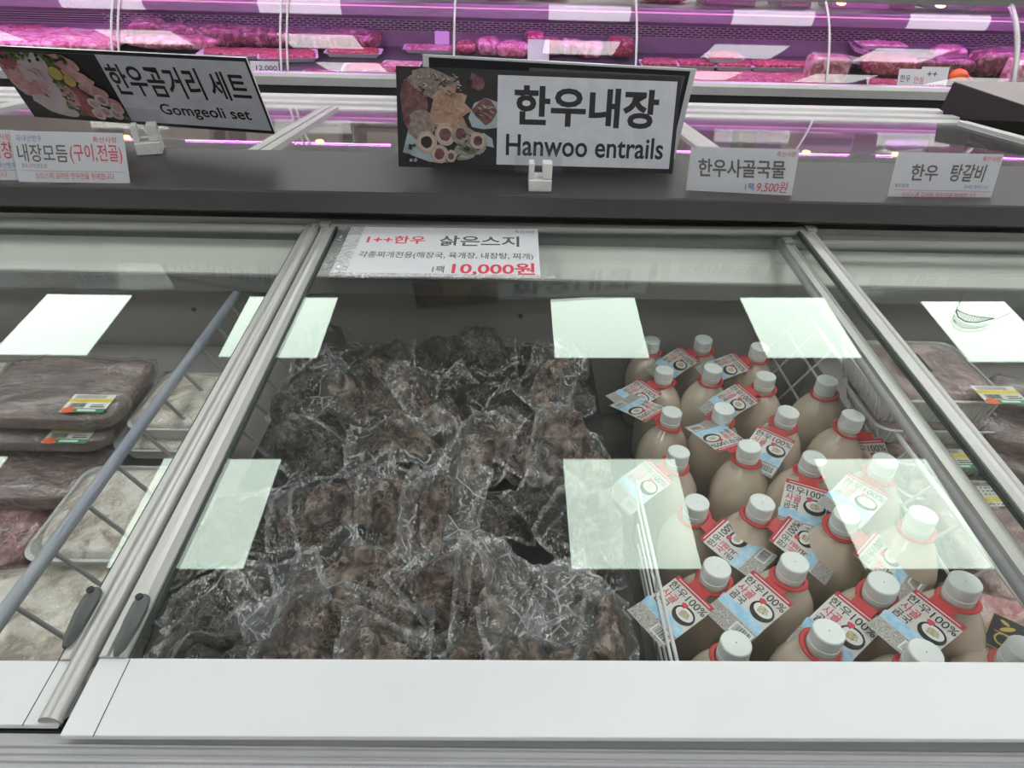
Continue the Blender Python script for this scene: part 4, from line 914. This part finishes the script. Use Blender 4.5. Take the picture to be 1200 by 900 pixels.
for k, (xa, xb, lb) in enumerate(((-3.4, -1.66, 'far lid on the left, behind the tilted sign'), (-1.66, -.62, 'far lid behind the price card and the clip of the left sign'), (-.62, .56, 'far lid directly behind the centre sign'), (.56, 1.64, 'far lid behind the two price cards on the right'))):
    r = thing('freezer_lid', 'glass '+lb, 'freezer lid', (xa, 1.66, zr(1.66)-.004), (RS, 0, 0)); W = xb-xa; Ln = .82
    G().box((.01, 0, -.004), (W-.01, Ln, 0)).obj('glass_pane', 'glass_clear', r)
    for a, b in ((0, .028), (W-.032, W-.002)):
        G().ext([(a, -.006), (a, .006), (a+.008, .010), (a+.012, .006), (a+.018, .006), (b, .008), (b, -.006)], 0, Ln, 1).obj('side_frame', 'alu', r)
# contents glimpsed through the far lids
for k, (x, y, lb) in enumerate(((-1.2, 2.05, 'dim meat pack under the far lid at the left'), (-.9, 2.2, 'second dim meat pack under the far lid at the left'), (-.25, 2.1, 'dim meat pack under the far lid behind the centre sign, left'), (.3, 2.1, 'dim meat pack under the far lid behind the centre sign, right'), (.9, 2.15, 'dim meat pack under the far lid at the right'), (1.3, 2.0, 'dim meat pack under the far lid farthest right'))):
    pack(lb, x, y, .47, .30, .24, .20, .1*k, 'liver', None, 50+k, 'packs under the far lids')

# end freezer, standing across the island at the right
ef = thing('end_freezer', 'end freezer with a dark brown hood standing across the island, upper right', 'freezer')
YE = 2.76
T1 = aty(1117, 96, YE); B1 = aty(1096, 139, YE)
T2 = at(1200, 124, (0, 0, 1), (0, 0, T1[2])); B2 = at(1200, 168, (0, 0, 1), (0, 0, B1[2]))
ext = lambda a, b, k: b+(b-a)*k
T3 = ext(T1, T2, .6); B3 = ext(B1, B2, .6)
def quadprism(g, a, b, c, d, off):
    vs = [a, b, c, d]+[p+off for p in (a, b, c, d)]
    g.add(vs, [(0, 1, 2, 3), (7, 6, 5, 4), (0, 4, 5, 1), (1, 5, 6, 2), (2, 6, 7, 3), (3, 7, 4, 0)]); return g
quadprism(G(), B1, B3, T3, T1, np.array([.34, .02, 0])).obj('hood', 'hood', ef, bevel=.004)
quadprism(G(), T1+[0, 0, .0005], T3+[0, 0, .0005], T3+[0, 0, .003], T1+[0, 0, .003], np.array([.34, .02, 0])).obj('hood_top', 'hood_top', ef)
dB = (B3-B1)/np.linalg.norm(B3-B1)
nB = np.array([dB[1], -dB[0], 0]); nB = nB if nB[0] < 0 else -nB
def erail(o0, o1, z0, z1, m='alu', nm='rail'):
    a = B1+nB*o0+[0, 0, z0]; b = B3+nB*o0+[0, 0, z0]; c = B3+nB*o1+[0, 0, z1]; d = B1+nB*o1+[0, 0, z1]
    quadprism(G(), a, b, c, d, np.array([0, 0, -.012])).obj(nm, m, ef, bevel=.001)
erail(-.01, .030, -.002, -.004); erail(.036, .060, -.012, -.013); erail(.064, .078, -.015, -.020, 'alu_dark'); erail(.082, .105, -.020, -.022)
erail(.104, .70, -.026, -.055, 'glass', 'glass_pane')
a = B1+nB*.10+[0, 0, -.04]; b = B3+nB*.10+[0, 0, -.04]; c = B3+nB*.72+[0, 0, -.07]; d = B1+nB*.72+[0, 0, -.07]
quadprism(G(), a-[0, 0, .25], b-[0, 0, .25], c-[0, 0, .25], d-[0, 0, .25], np.array([0, 0, -.02])).obj('tank_floor', 'liner', ef)
G().box((B1[0]+.02, B1[1]-.9, .1), (B1[0]+.34, B1[1], B1[2]-.02)).obj('cabinet', 'hood_top', ef)

# ------------------------------------------------------------------ serve-over meat case
mc = thing('meat_display_case', 'long curved-glass meat display case lit magenta, across the back', 'display case')
YC = 3.575
zlip = aty(600, 90, YC)[2]; zbot = aty(600, 106, YC-.02)[2]
CX0, CX1 = -5.2, 5.2
G().ext([(YC-.02, zbot), (YC-.022, zlip-.02), (YC-.015, zlip-.004), (YC, zlip), (YC+.03, zlip-.002), (YC+.03, zlip-.02), (YC+.01, zbot)], CX0, CX1).obj('front_bumper', 'alu', mc, bevel=.002)
G().box((CX0, YC-.005, .12), (CX1, YC+.03, zbot)).obj('front_panel', 'black', mc)
G().box((CX0, YC, 0), (CX1, YC+.9, .12)).obj('plinth', 'black', mc)
ZD = zlip-.055; YB = 4.30
zg = [aty(600, y, YB)[2] for y in (58, 39, 27, 24, 10, 3)]
DS = (zg[0]-ZD)/(YB-YC-.03); DA = math.atan(DS)
G().ext([(YC+.03, ZD-.01), (YC+.03, ZD), (YB, zg[0]), (YB, ZD-.01)], CX0, CX1).obj('display_deck', 'deck', mc)
G().box((CX0, YB, ZD), (CX1, YB+.02, zg[1])).obj('back_wall', 'deck_wall', mc)
# slotted air grille: every bar a real bar
gb = G(); hh = zg[2]-zg[1]+.004; z0 = zg[1]-.002
rowsN = 5
for k in range(rowsN+1): zz = z0+hh*k/rowsN; gb.box((CX0, YB-.004, zz-.0022), (CX1, YB+.002, zz+.0022))
for k in range(rowsN):
    x = -2.3+(.0225 if k % 2 else 0)
    while x < 3.3: gb.box((x, YB-.004, z0+hh*k/rowsN), (x+.010, YB+.002, z0+hh*(k+1)/rowsN)); x += .045
o = gb.obj('air_grille', 'steel', mc); o['kind'] = 'stuff'
G().box((CX0, YB+.022, z0-.01), (CX1, YB+.04, z0+hh+.01)).obj('grille_backing', 'black', mc)
zt = z0+hh+.003
tp = zg[5]-zt
prof = [(YB-.01, zt), (YB-.03, zt+.02), (YB-.03, zt+tp-.01), (YB-.005, zt+tp), (YB+.04, zt+tp), (YB+.04, zt)]
G().ext(prof, CX0, CX1).obj('rear_rail', 'steel', mc, bevel=.002)
G().tube([(CX0, YB-.034, zg[4]), (CX1, YB-.034, zg[4])], .0035, 8).obj('led_strip', 'ledp', mc, smooth=True)
G().box((CX0, YB+.04, zt+tp-.02), (CX1, YB+.55, zt+tp)).obj('work_counter', 'steel', mc)
G().box((CX0, YB+.10, 0), (CX1, YB+.50, zt+tp-.02)).obj('counter_base', 'brown', mc)
# curved front glass, one pane between each pair of mullions
arc = []; sl = []; y, z = YC+.006, zlip-.004; n = 40; ds = .44/n
for k in range(n+1):        # the pane leans back more and more toward its top
    t = k*ds; arc.append((y, z)); sl.append(radians(69.8-57*t-76*t*t)); t += ds/2; s_ = radians(69.8-57*t-76*t*t); y += cos(s_)*ds; z += sin(s_)*ds
ytop, ztop = arc[-1]
MX = [-4.6, -3.7, -2.80, -1.92, -1.10, -.265, .634, 1.592, 2.533, 3.45, 4.4]
k_ = 1
for i in range(len(MX)-1):
    g = G(); a, b = MX[i]+.002, MX[i+1]-.002; vs = []; t = .006
    for (y, z), s_ in zip(arc, sl):
        vs += [(a, y, z), (b, y, z), (b, y+sin(s_)*t, z-cos(s_)*t), (a, y+sin(s_)*t, z-cos(s_)*t)]
    fs = []
    for k in range(n):
        o = k*4; fs += [(o, o+1, o+5, o+4), (o+2, o+3, o+7, o+6), (o+1, o+2, o+6, o+5), (o+3, o, o+4, o+7)]
    g.add(vs, fs).obj('curved_glass_pane', 'glass_clear', mc, smooth=True, sharp=40)
for x in MX:
    dbl = .016 if x in (-1.10, -1.92) else 0
    big = x == 2.533
    for dx in ([-dbl, dbl] if dbl else [0]):
        G().tube([(x+dx, y-.003, z) for y, z in arc[::2]], .013 if big else .0055, 8).obj('glass_joint', 'alu' if big else 'white_p', mc, smooth=True)
G().ext([(ytop-.01, ztop-.005), (ytop-.01, ztop+.06), (ytop+.40, ztop+.06), (ytop+.40, ztop+.04), (ytop+.02, ztop+.04), (ytop+.012, ztop+.022), (ytop-.008, ztop+.0)], CX0, CX1).obj('canopy', 'steel', mc)
G().box((CX0, YB-.02, ztop+.05), (CX1, YB+.12, ztop+.06)).obj('canopy_shelf', 'steel', mc)
for x in (MX[0], MX[-1]): G().box((x-.01, YB-.06, zt), (x+.01, YB-.03, ztop+.05)).obj('canopy_post', 'alu', mc)
for k in range(7):
    x = -4.4+1.3*k
    r = thing('display_tube', 'slim magenta display tube under the canopy of the meat case', 'lamp', (x, ytop+.07, ztop+.010), group='magenta tubes of the meat case')
    G().tube([(0, 0, 0), (1.15, 0, 0)], .0095, 10).obj('tube', 'led', r, smooth=True)
    G().box((-.03, -.014, -.012), (0, .014, .026)).obj('end_cap', 'white_p', r); G().box((1.15, -.014, -.012), (1.18, .014, .026)).obj('end_cap', 'white_p', r)
nr = np.array([0, sin(-RS), cos(RS)]); Pr = np.array([0, 1.66, zr(1.66)])
for k, (px, py) in enumerate(((150, 173), (375, 171), (945, 178), (1052, 173))):
    d = _fw*F_PX+_r2*(px-600)-_u2*(py-450); P0 = EYE+d*(((Pr-EYE)@nr)/(d@nr)); d = d/np.linalg.norm(d); rd = d-2*(d@nr)*nr
    q = P0+rd*((ytop+.040-P0[1])/rd[1]); q[2] = ztop-.010
    r = thing('spot_lamp', 'small warm spot bulb under the canopy of the meat case', 'lamp', (q[0], q[1], q[2]), group='warm bulbs of the meat case')
    G().lathe([(.001, -.010), (.016, -.008), (.024, -.001), (.016, .006), (.001, .007)], 14).obj('bulb', 'warm', r, smooth=True)
    G().lathe([(.001, .0075), (.012, .0075), (.012, .032), (.001, .032)], 12).obj('socket', 'white_p', r)

# ---- what lies in the meat case
def zdk(y): return ZD+DS*(y-YC-.03)
def dz(px, py, off=.02):
    q = at(px, py, (0, -DS, 1), (0, YC+.03, ZD+off)); q[1] = min(max(q[1], YC+.10), YB-.09); q[2] = zdk(q[1]); return q
def ctray(label, px, py, wpx, l_=.15, h=.03, m='mince', seed=1, a=0, tilt=(0, 0), dzz=0, fill=.7, y=None):
    q = dz(px, py, .015+dzz); d = np.linalg.norm(q-EYE)*.94; w_ = wpx*d/F_PX; tilt = (tilt[0]+DA, tilt[1])
    return tray(label, q[0], q[1], q[2]+.004+dzz, w_, l_, h, a, m, fill, None, seed, 'trays in the meat case', tilt, .006, None, r_=.015)
def clump(label, px, py, wpx, hpx, l_=.14, m='slab', seed=1, a=0, film=True, e=.6, amp=.016, name='wrapped_meat', cat='meat', tilt=(0, 0)):
    q = dz(px, py, .0); d = np.linalg.norm(q-EYE)*.94; w_ = wpx*d/F_PX; h = hpx*d/F_PX; q = dz(px, py, h*.4)
    r = thing(name, label, cat, (q[0], q[1], q[2]+.003), (tilt[0]+DA, tilt[1], a))
    sq(w_, l_, h, e, e, 40, 16, amp, 16, seed).obj('meat', m, r, smooth=True)
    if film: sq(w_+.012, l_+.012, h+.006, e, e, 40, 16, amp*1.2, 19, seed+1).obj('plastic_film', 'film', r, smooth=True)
    return r
clump('broad bed of pink meat slices at the far left of the meat case', 45, 52, 150, 12, .30, 'pork', 1, 0, False, .5, .02)
clump('low pink mound on top of the far left bed', 42, 34, 52, 12, .12, 'mince', 2, 0, False)
ctray('pink tray tilted toward us at the left mullion', 133, 36, 50, .16, .025, 'mince', 3, .15, (-.35, .1), .03)
clump('dark block between the tilted tray and the leftmost wrapped chunk', 166, 40, 22, 14, .14, 'slab', 4, 0, False)
clump('tall wrapped chunk with its film standing up, left part of the case', 183, 37, 34, 22, .12, 'slab', 5)
clump('long wrapped joint lying right of the tall chunk', 220, 38, 50, 18, .14, 'slab', 6, -.1)
clump('pale wrapped slab in front, second section from the left', 208, 52, 90, 12, .16, 'pork', 7)
clump('dark mottled joint behind the white light reflection, second section', 272, 38, 60, 20, .14, 'slab', 8)
clump('small wrapped joint just left of the double mullion', 312, 44, 40, 18, .12, 'slab', 9)
ctray('long tray of red meat in front, left of the double mullion', 285, 63, 90, .15, .022, 'mince', 10, .0)
clump('reddish joint standing behind the big dark slab', 353, 30, 34, 16, .12, 'slab', 11)
clump('big dark vacuum-packed slab lying diagonally beside the double mullion', 370, 46, 52, 16, .13, 'slab', 12, -.55, True, .5, .01)
ctray('tray with bright red meat in front of the double mullion', 338, 66, 62, .18, .024, 'mince', 13, .25)
ctray('small round-cornered tray of mince at the front edge', 375, 86, 40, .10, .014, 'mince', 14)
clump('wide bag of meat with a gathered top, third section', 415, 42, 70, 18, .16, 'slab', 15)
ctray('tray under the wide gathered bag', 415, 62, 62, .12, .022, 'mince', 16, 0, (0, 0), 0, .9)
ctray('near tray of two cuts left of the centre sign', 437, 83, 66, .16, .028, 'mince', 17, .05)
ctray('film-wrapped tray with a pink glow just left of the centre sign', 470, 80, 44, .14, .03, 'pork', 18, -.1)
ctray('pale tray at the back left of the fourth mullion', 505, 56, 60, .12, .02, 'pork', 19)
clump('red glossy dome in film right of the fourth mullion', 546, 58, 23, 15, .10, 'mince', 20, 0, True, .95, .004, 'red_dome')
clump('crumpled clear bag of pale pieces beside the red dome', 573, 57, 24, 17, .11, 'pork', 21)
clump('flat clear bag of pale pieces with a leafy tail', 600, 60, 34, 15, .12, 'pork', 22, .2)
clump('round red piece with a frilled rosette behind the small white label', 626, 52, 24, 22, .10, 'mince', 23)
clump('pale red lump right of the small white label', 645, 57, 26, 18, .10, 'mince', 24)
clump('pinkish lump under the white reflection, fifth section', 668, 56, 26, 14, .10, 'pork', 25)
clump('pink bag beside the pinkish lump', 691, 60, 28, 16, .10, 'pork', 26)
clump('pink wrapped ball left of the fifth mullion', 727, 58, 28, 20, .12, 'mince', 27)
for k, (x, l) in enumerate(((772, 'first'), (815, 'second'), (858, 'third'), (900, 'fourth'), (940, 'fifth'))):
    ctray(f'{l} mince tray from the left in the rear row, right of the centre sign', x, 76+k*.7, 43, .12, .022, 'mince', 30+k, 0, (0, 0), .0, 1.1)
ctray('mince tray stacked on top of the rear row', 848, 68, 40, .12, .02, 'mince', 36, 0, (0, 0), .035, 1.1)
for k, (x, wd, lb) in enumerate(((780, 58, 'front-row mince pack nearest the centre sign'), (828, 62, 'second front-row mince pack right of the centre sign'), (882, 66, 'third front-row mince pack'), (935, 62, 'front-row mince pack against the sixth mullion'))):
    ctray(lb, x, 93+k, wd, .20, .022, 'mince', 40+k, 0, (0, 0), 0, 1.2)
clump('purple carton-like pack right of the sixth mullion', 966, 86, 38, 26, .12, 'pork', 45, 0, True, .25, .003, 'purple_pack')
ctray('foam tray of red cuts with a white fat piece, tilted, right of the sixth mullion', 994, 74, 46, .15, .03, 'mince', 46, .1, (-.4, .15), .02)
ctray('upper of the two pale stacked trays', 1030, 52, 48, .12, .02, 'pork', 47, .05, (0, 0), .075)
ctray('lower of the two stacked trays, tilted down to the right', 1020, 62, 46, .13, .02, 'slab', 48, -.1, (0, .25), .035)
clump('marbled red joint with a sticker below the stacked trays', 1040, 80, 52, 18, .14, 'mince', 49)
ctray('purple-edged tray at the front, left of the two small white cards', 1045, 100, 48, .14, .022, 'mince', 50, -.35)
clump('pink joint behind the two black cups', 1095, 58, 34, 16, .12, 'pork', 51)
clump('dark red joint in front of the two black cups', 1100, 80, 60, 16, .14, 'slab', 52)
clump('big marbled slab right of the thick mullion, on top', 1172, 52, 62, 14, .16, 'slab', 53, 0, True, .4, .008)
clump('rounded marbled slab right of the thick mullion, lower', 1172, 78, 56, 22, .15, 'slab', 54, 0, True, .5, .008)
clump('pale pink box at the right edge of the meat case', 1196, 88, 30, 22, .12, 'pork', 55, .3, False, .25, .003)
for k, px in enumerate((1110, 1128)):
    q = dz(px, 58, .03); r = thing('black_cup', ('left', 'right')[k]+' of two small black cups standing in the meat case', 'cup', (q[0], q[1], q[2]+.002))
    G().lathe([(.026, 0), (.034, .03), (.030, .035), (.040, .09), (.043, .092), (.040, .094), (.036, .09), (.001, .04)], 20, close=False).obj('cup_body', 'black', r, smooth=True, sharp=45)
    G().lathe([(.0435, .086), (.0445, .092), (.0435, .094)], 20, close=False).obj('cup_lip', 'ink_g', r, smooth=True)
q = dz(1123, 90, .04); r = thing('orange_ball', 'bright orange netted ball beside the dark hood', 'ball', (q[0], q[1], q[2]+.003))
sq(.095, .08, .075, 1, 1, 28, 14, .004, 30, 5).obj('ball', 'orange', r, smooth=True)
G().tube([(.02, -.03, .05), (.05, -.04, .03), (.07, -.02, .02)], .008, 6).obj('net_tail', 'red', r, smooth=True)
# small cards inside the case
def ccard(label, px, py, wpx, hpx, y, t, a=0, lean=1.25):
    q = aty(px, py, y); d = np.linalg.norm(q-EYE)*.94; w_ = wpx*d/F_PX; h_ = hpx*d/F_PX
    r = thing('small_price_card', label, 'price card', mw=card_mat(q[0], q[1], q[2], a, lean, 0)); G().box((-w_/2, -h_/2, -.001), (w_/2, h_/2, 0)).obj('paper', 'card', r)
    if t:
        f = Flat(['card', 'ink', 'ink_r']); 
        for (s_, x0, y0, x1, y1, m) in t: f.text(s_, x0*w_, y0*h_, x1*w_, y1*h_, m, .01)
        f.make('lettering', r)
    return r
ccard('small white card reading 한우 안심 in the meat case, near the orange ball', 1068, 95, 28, 22, YC+.07, [('한우', -.42, -.05, -.05, .25, 'ink'), ('안심', .08, -.1, .42, .2, 'ink_r'), ('국내산 한우', -.4, -.42, .3, -.28, 'ink')])
ccard('small white card with a price, touching the orange ball', 1094, 94, 27, 24, YC+.075, [('1++', -.4, .1, .1, .35, 'ink'), ('11,900', -.1, -.4, .42, -.12, 'ink_r')])
ccard('small white card with a price behind the second left reflection', 310, 80, 30, 14, YC+.06, [('12,000', -.3, -.2, .45, .2, 'ink')])
ccard('small blank pinkish label among the bags in the fifth section', 631, 59, 24, 22, YC+.30, None, .05, 1.3)
ccard('tiny white label on the front edge right of the sixth mullion', 980, 102, 18, 6, YC+.05, None)
ccard('pale paper on the rear wall left of the fourth mullion', 518, 46, 16, 16, YB-.012, None, 0, 1.5)

# ---- behind the meat case: work counter goods and back shelves
zc = zt+tp+.001
def goods(label, name, cat, px, py, w_, l_, h, m, a=0, y=YB+.25, e=None):
    q = aty(px, py, y); o = thing(name, label, cat, (q[0], y, zc), (0, 0, a))
    if e: sq(w_, l_, h, e, e, 30, 14, .012, 20, int(px)).obj('body', m, o, smooth=True)
    else:
        G().box((-w_/2, -l_/2, 0), (w_/2, l_/2, h)).obj('box_body', m, o, bevel=.003); G().box((-w_/2+.01, -l_/2-.001, h*.3), (w_/2-.01, -l_/2, h*.7)).obj('band', 'ink_g', o)
    return o
goods('heap of pink trimmings on the work counter behind the case', 'trimmings', 'meat', 585, 5, .22, .2, .06, 'mince', 0, YB+.22, .7)
goods('second heap of trimmings on a board, right of the first', 'trimmings', 'meat', 640, 4, .26, .2, .07, 'mince', 0, YB+.24, .7)
goods('orange-pink meat on a board behind the fifth mullion', 'trimmings', 'meat', 775, 6, .30, .2, .05, 'mince', 0, YB+.24, .7)
goods('brown carton on the work counter, centre right', 'carton', 'box', 850, 2, .30, .2, .22, 'brown')
goods('narrow brown carton beside it', 'carton', 'box', 925, 2, .18, .2, .20, 'brown', .1)
goods('low tan carton behind the sixth mullion', 'carton', 'box', 1000, 4, .34, .2, .12, 'wallm')
goods('tall brown carton near the pouches', 'carton', 'box', 1050, 2, .16, .2, .26, 'brown', -.1)
goods('pile of silvery pouches on the counter, upper right', 'pouch_pile', 'pouch', 1100, 10, .34, .22, .12, 'steel', .2, YB+.24, .5)
goods('second pile of silvery pouches beside the thick mullion', 'pouch_pile', 'pouch', 1135, 8, .22, .2, .16, 'steel', -.2, YB+.26, .5)
goods('dark brown cabinet block at the upper right corner', 'cabinet_block', 'cabinet', 1180, 2, .5, .2, .4, 'brown')
for k, x in enumerate((-3.0, -1.9, -.8, .3, 1.4, 2.5, 3.6)):
    r = thing('storage_shelf', 'brown storage shelf standing far behind the meat case', 'shelf', (x, 6.2, 0), group='storage shelves behind the case')
    for zz in (.4, .8, 1.2, 1.6): G().box((-.5, -.2, zz), (.5, .2, zz+.03)).obj('shelf_board', 'brown', r)
    for sx in (-.5, .47): G().box((sx, -.2, 0), (sx+.03, .2, 1.9)).obj('side_panel', 'brown', r)
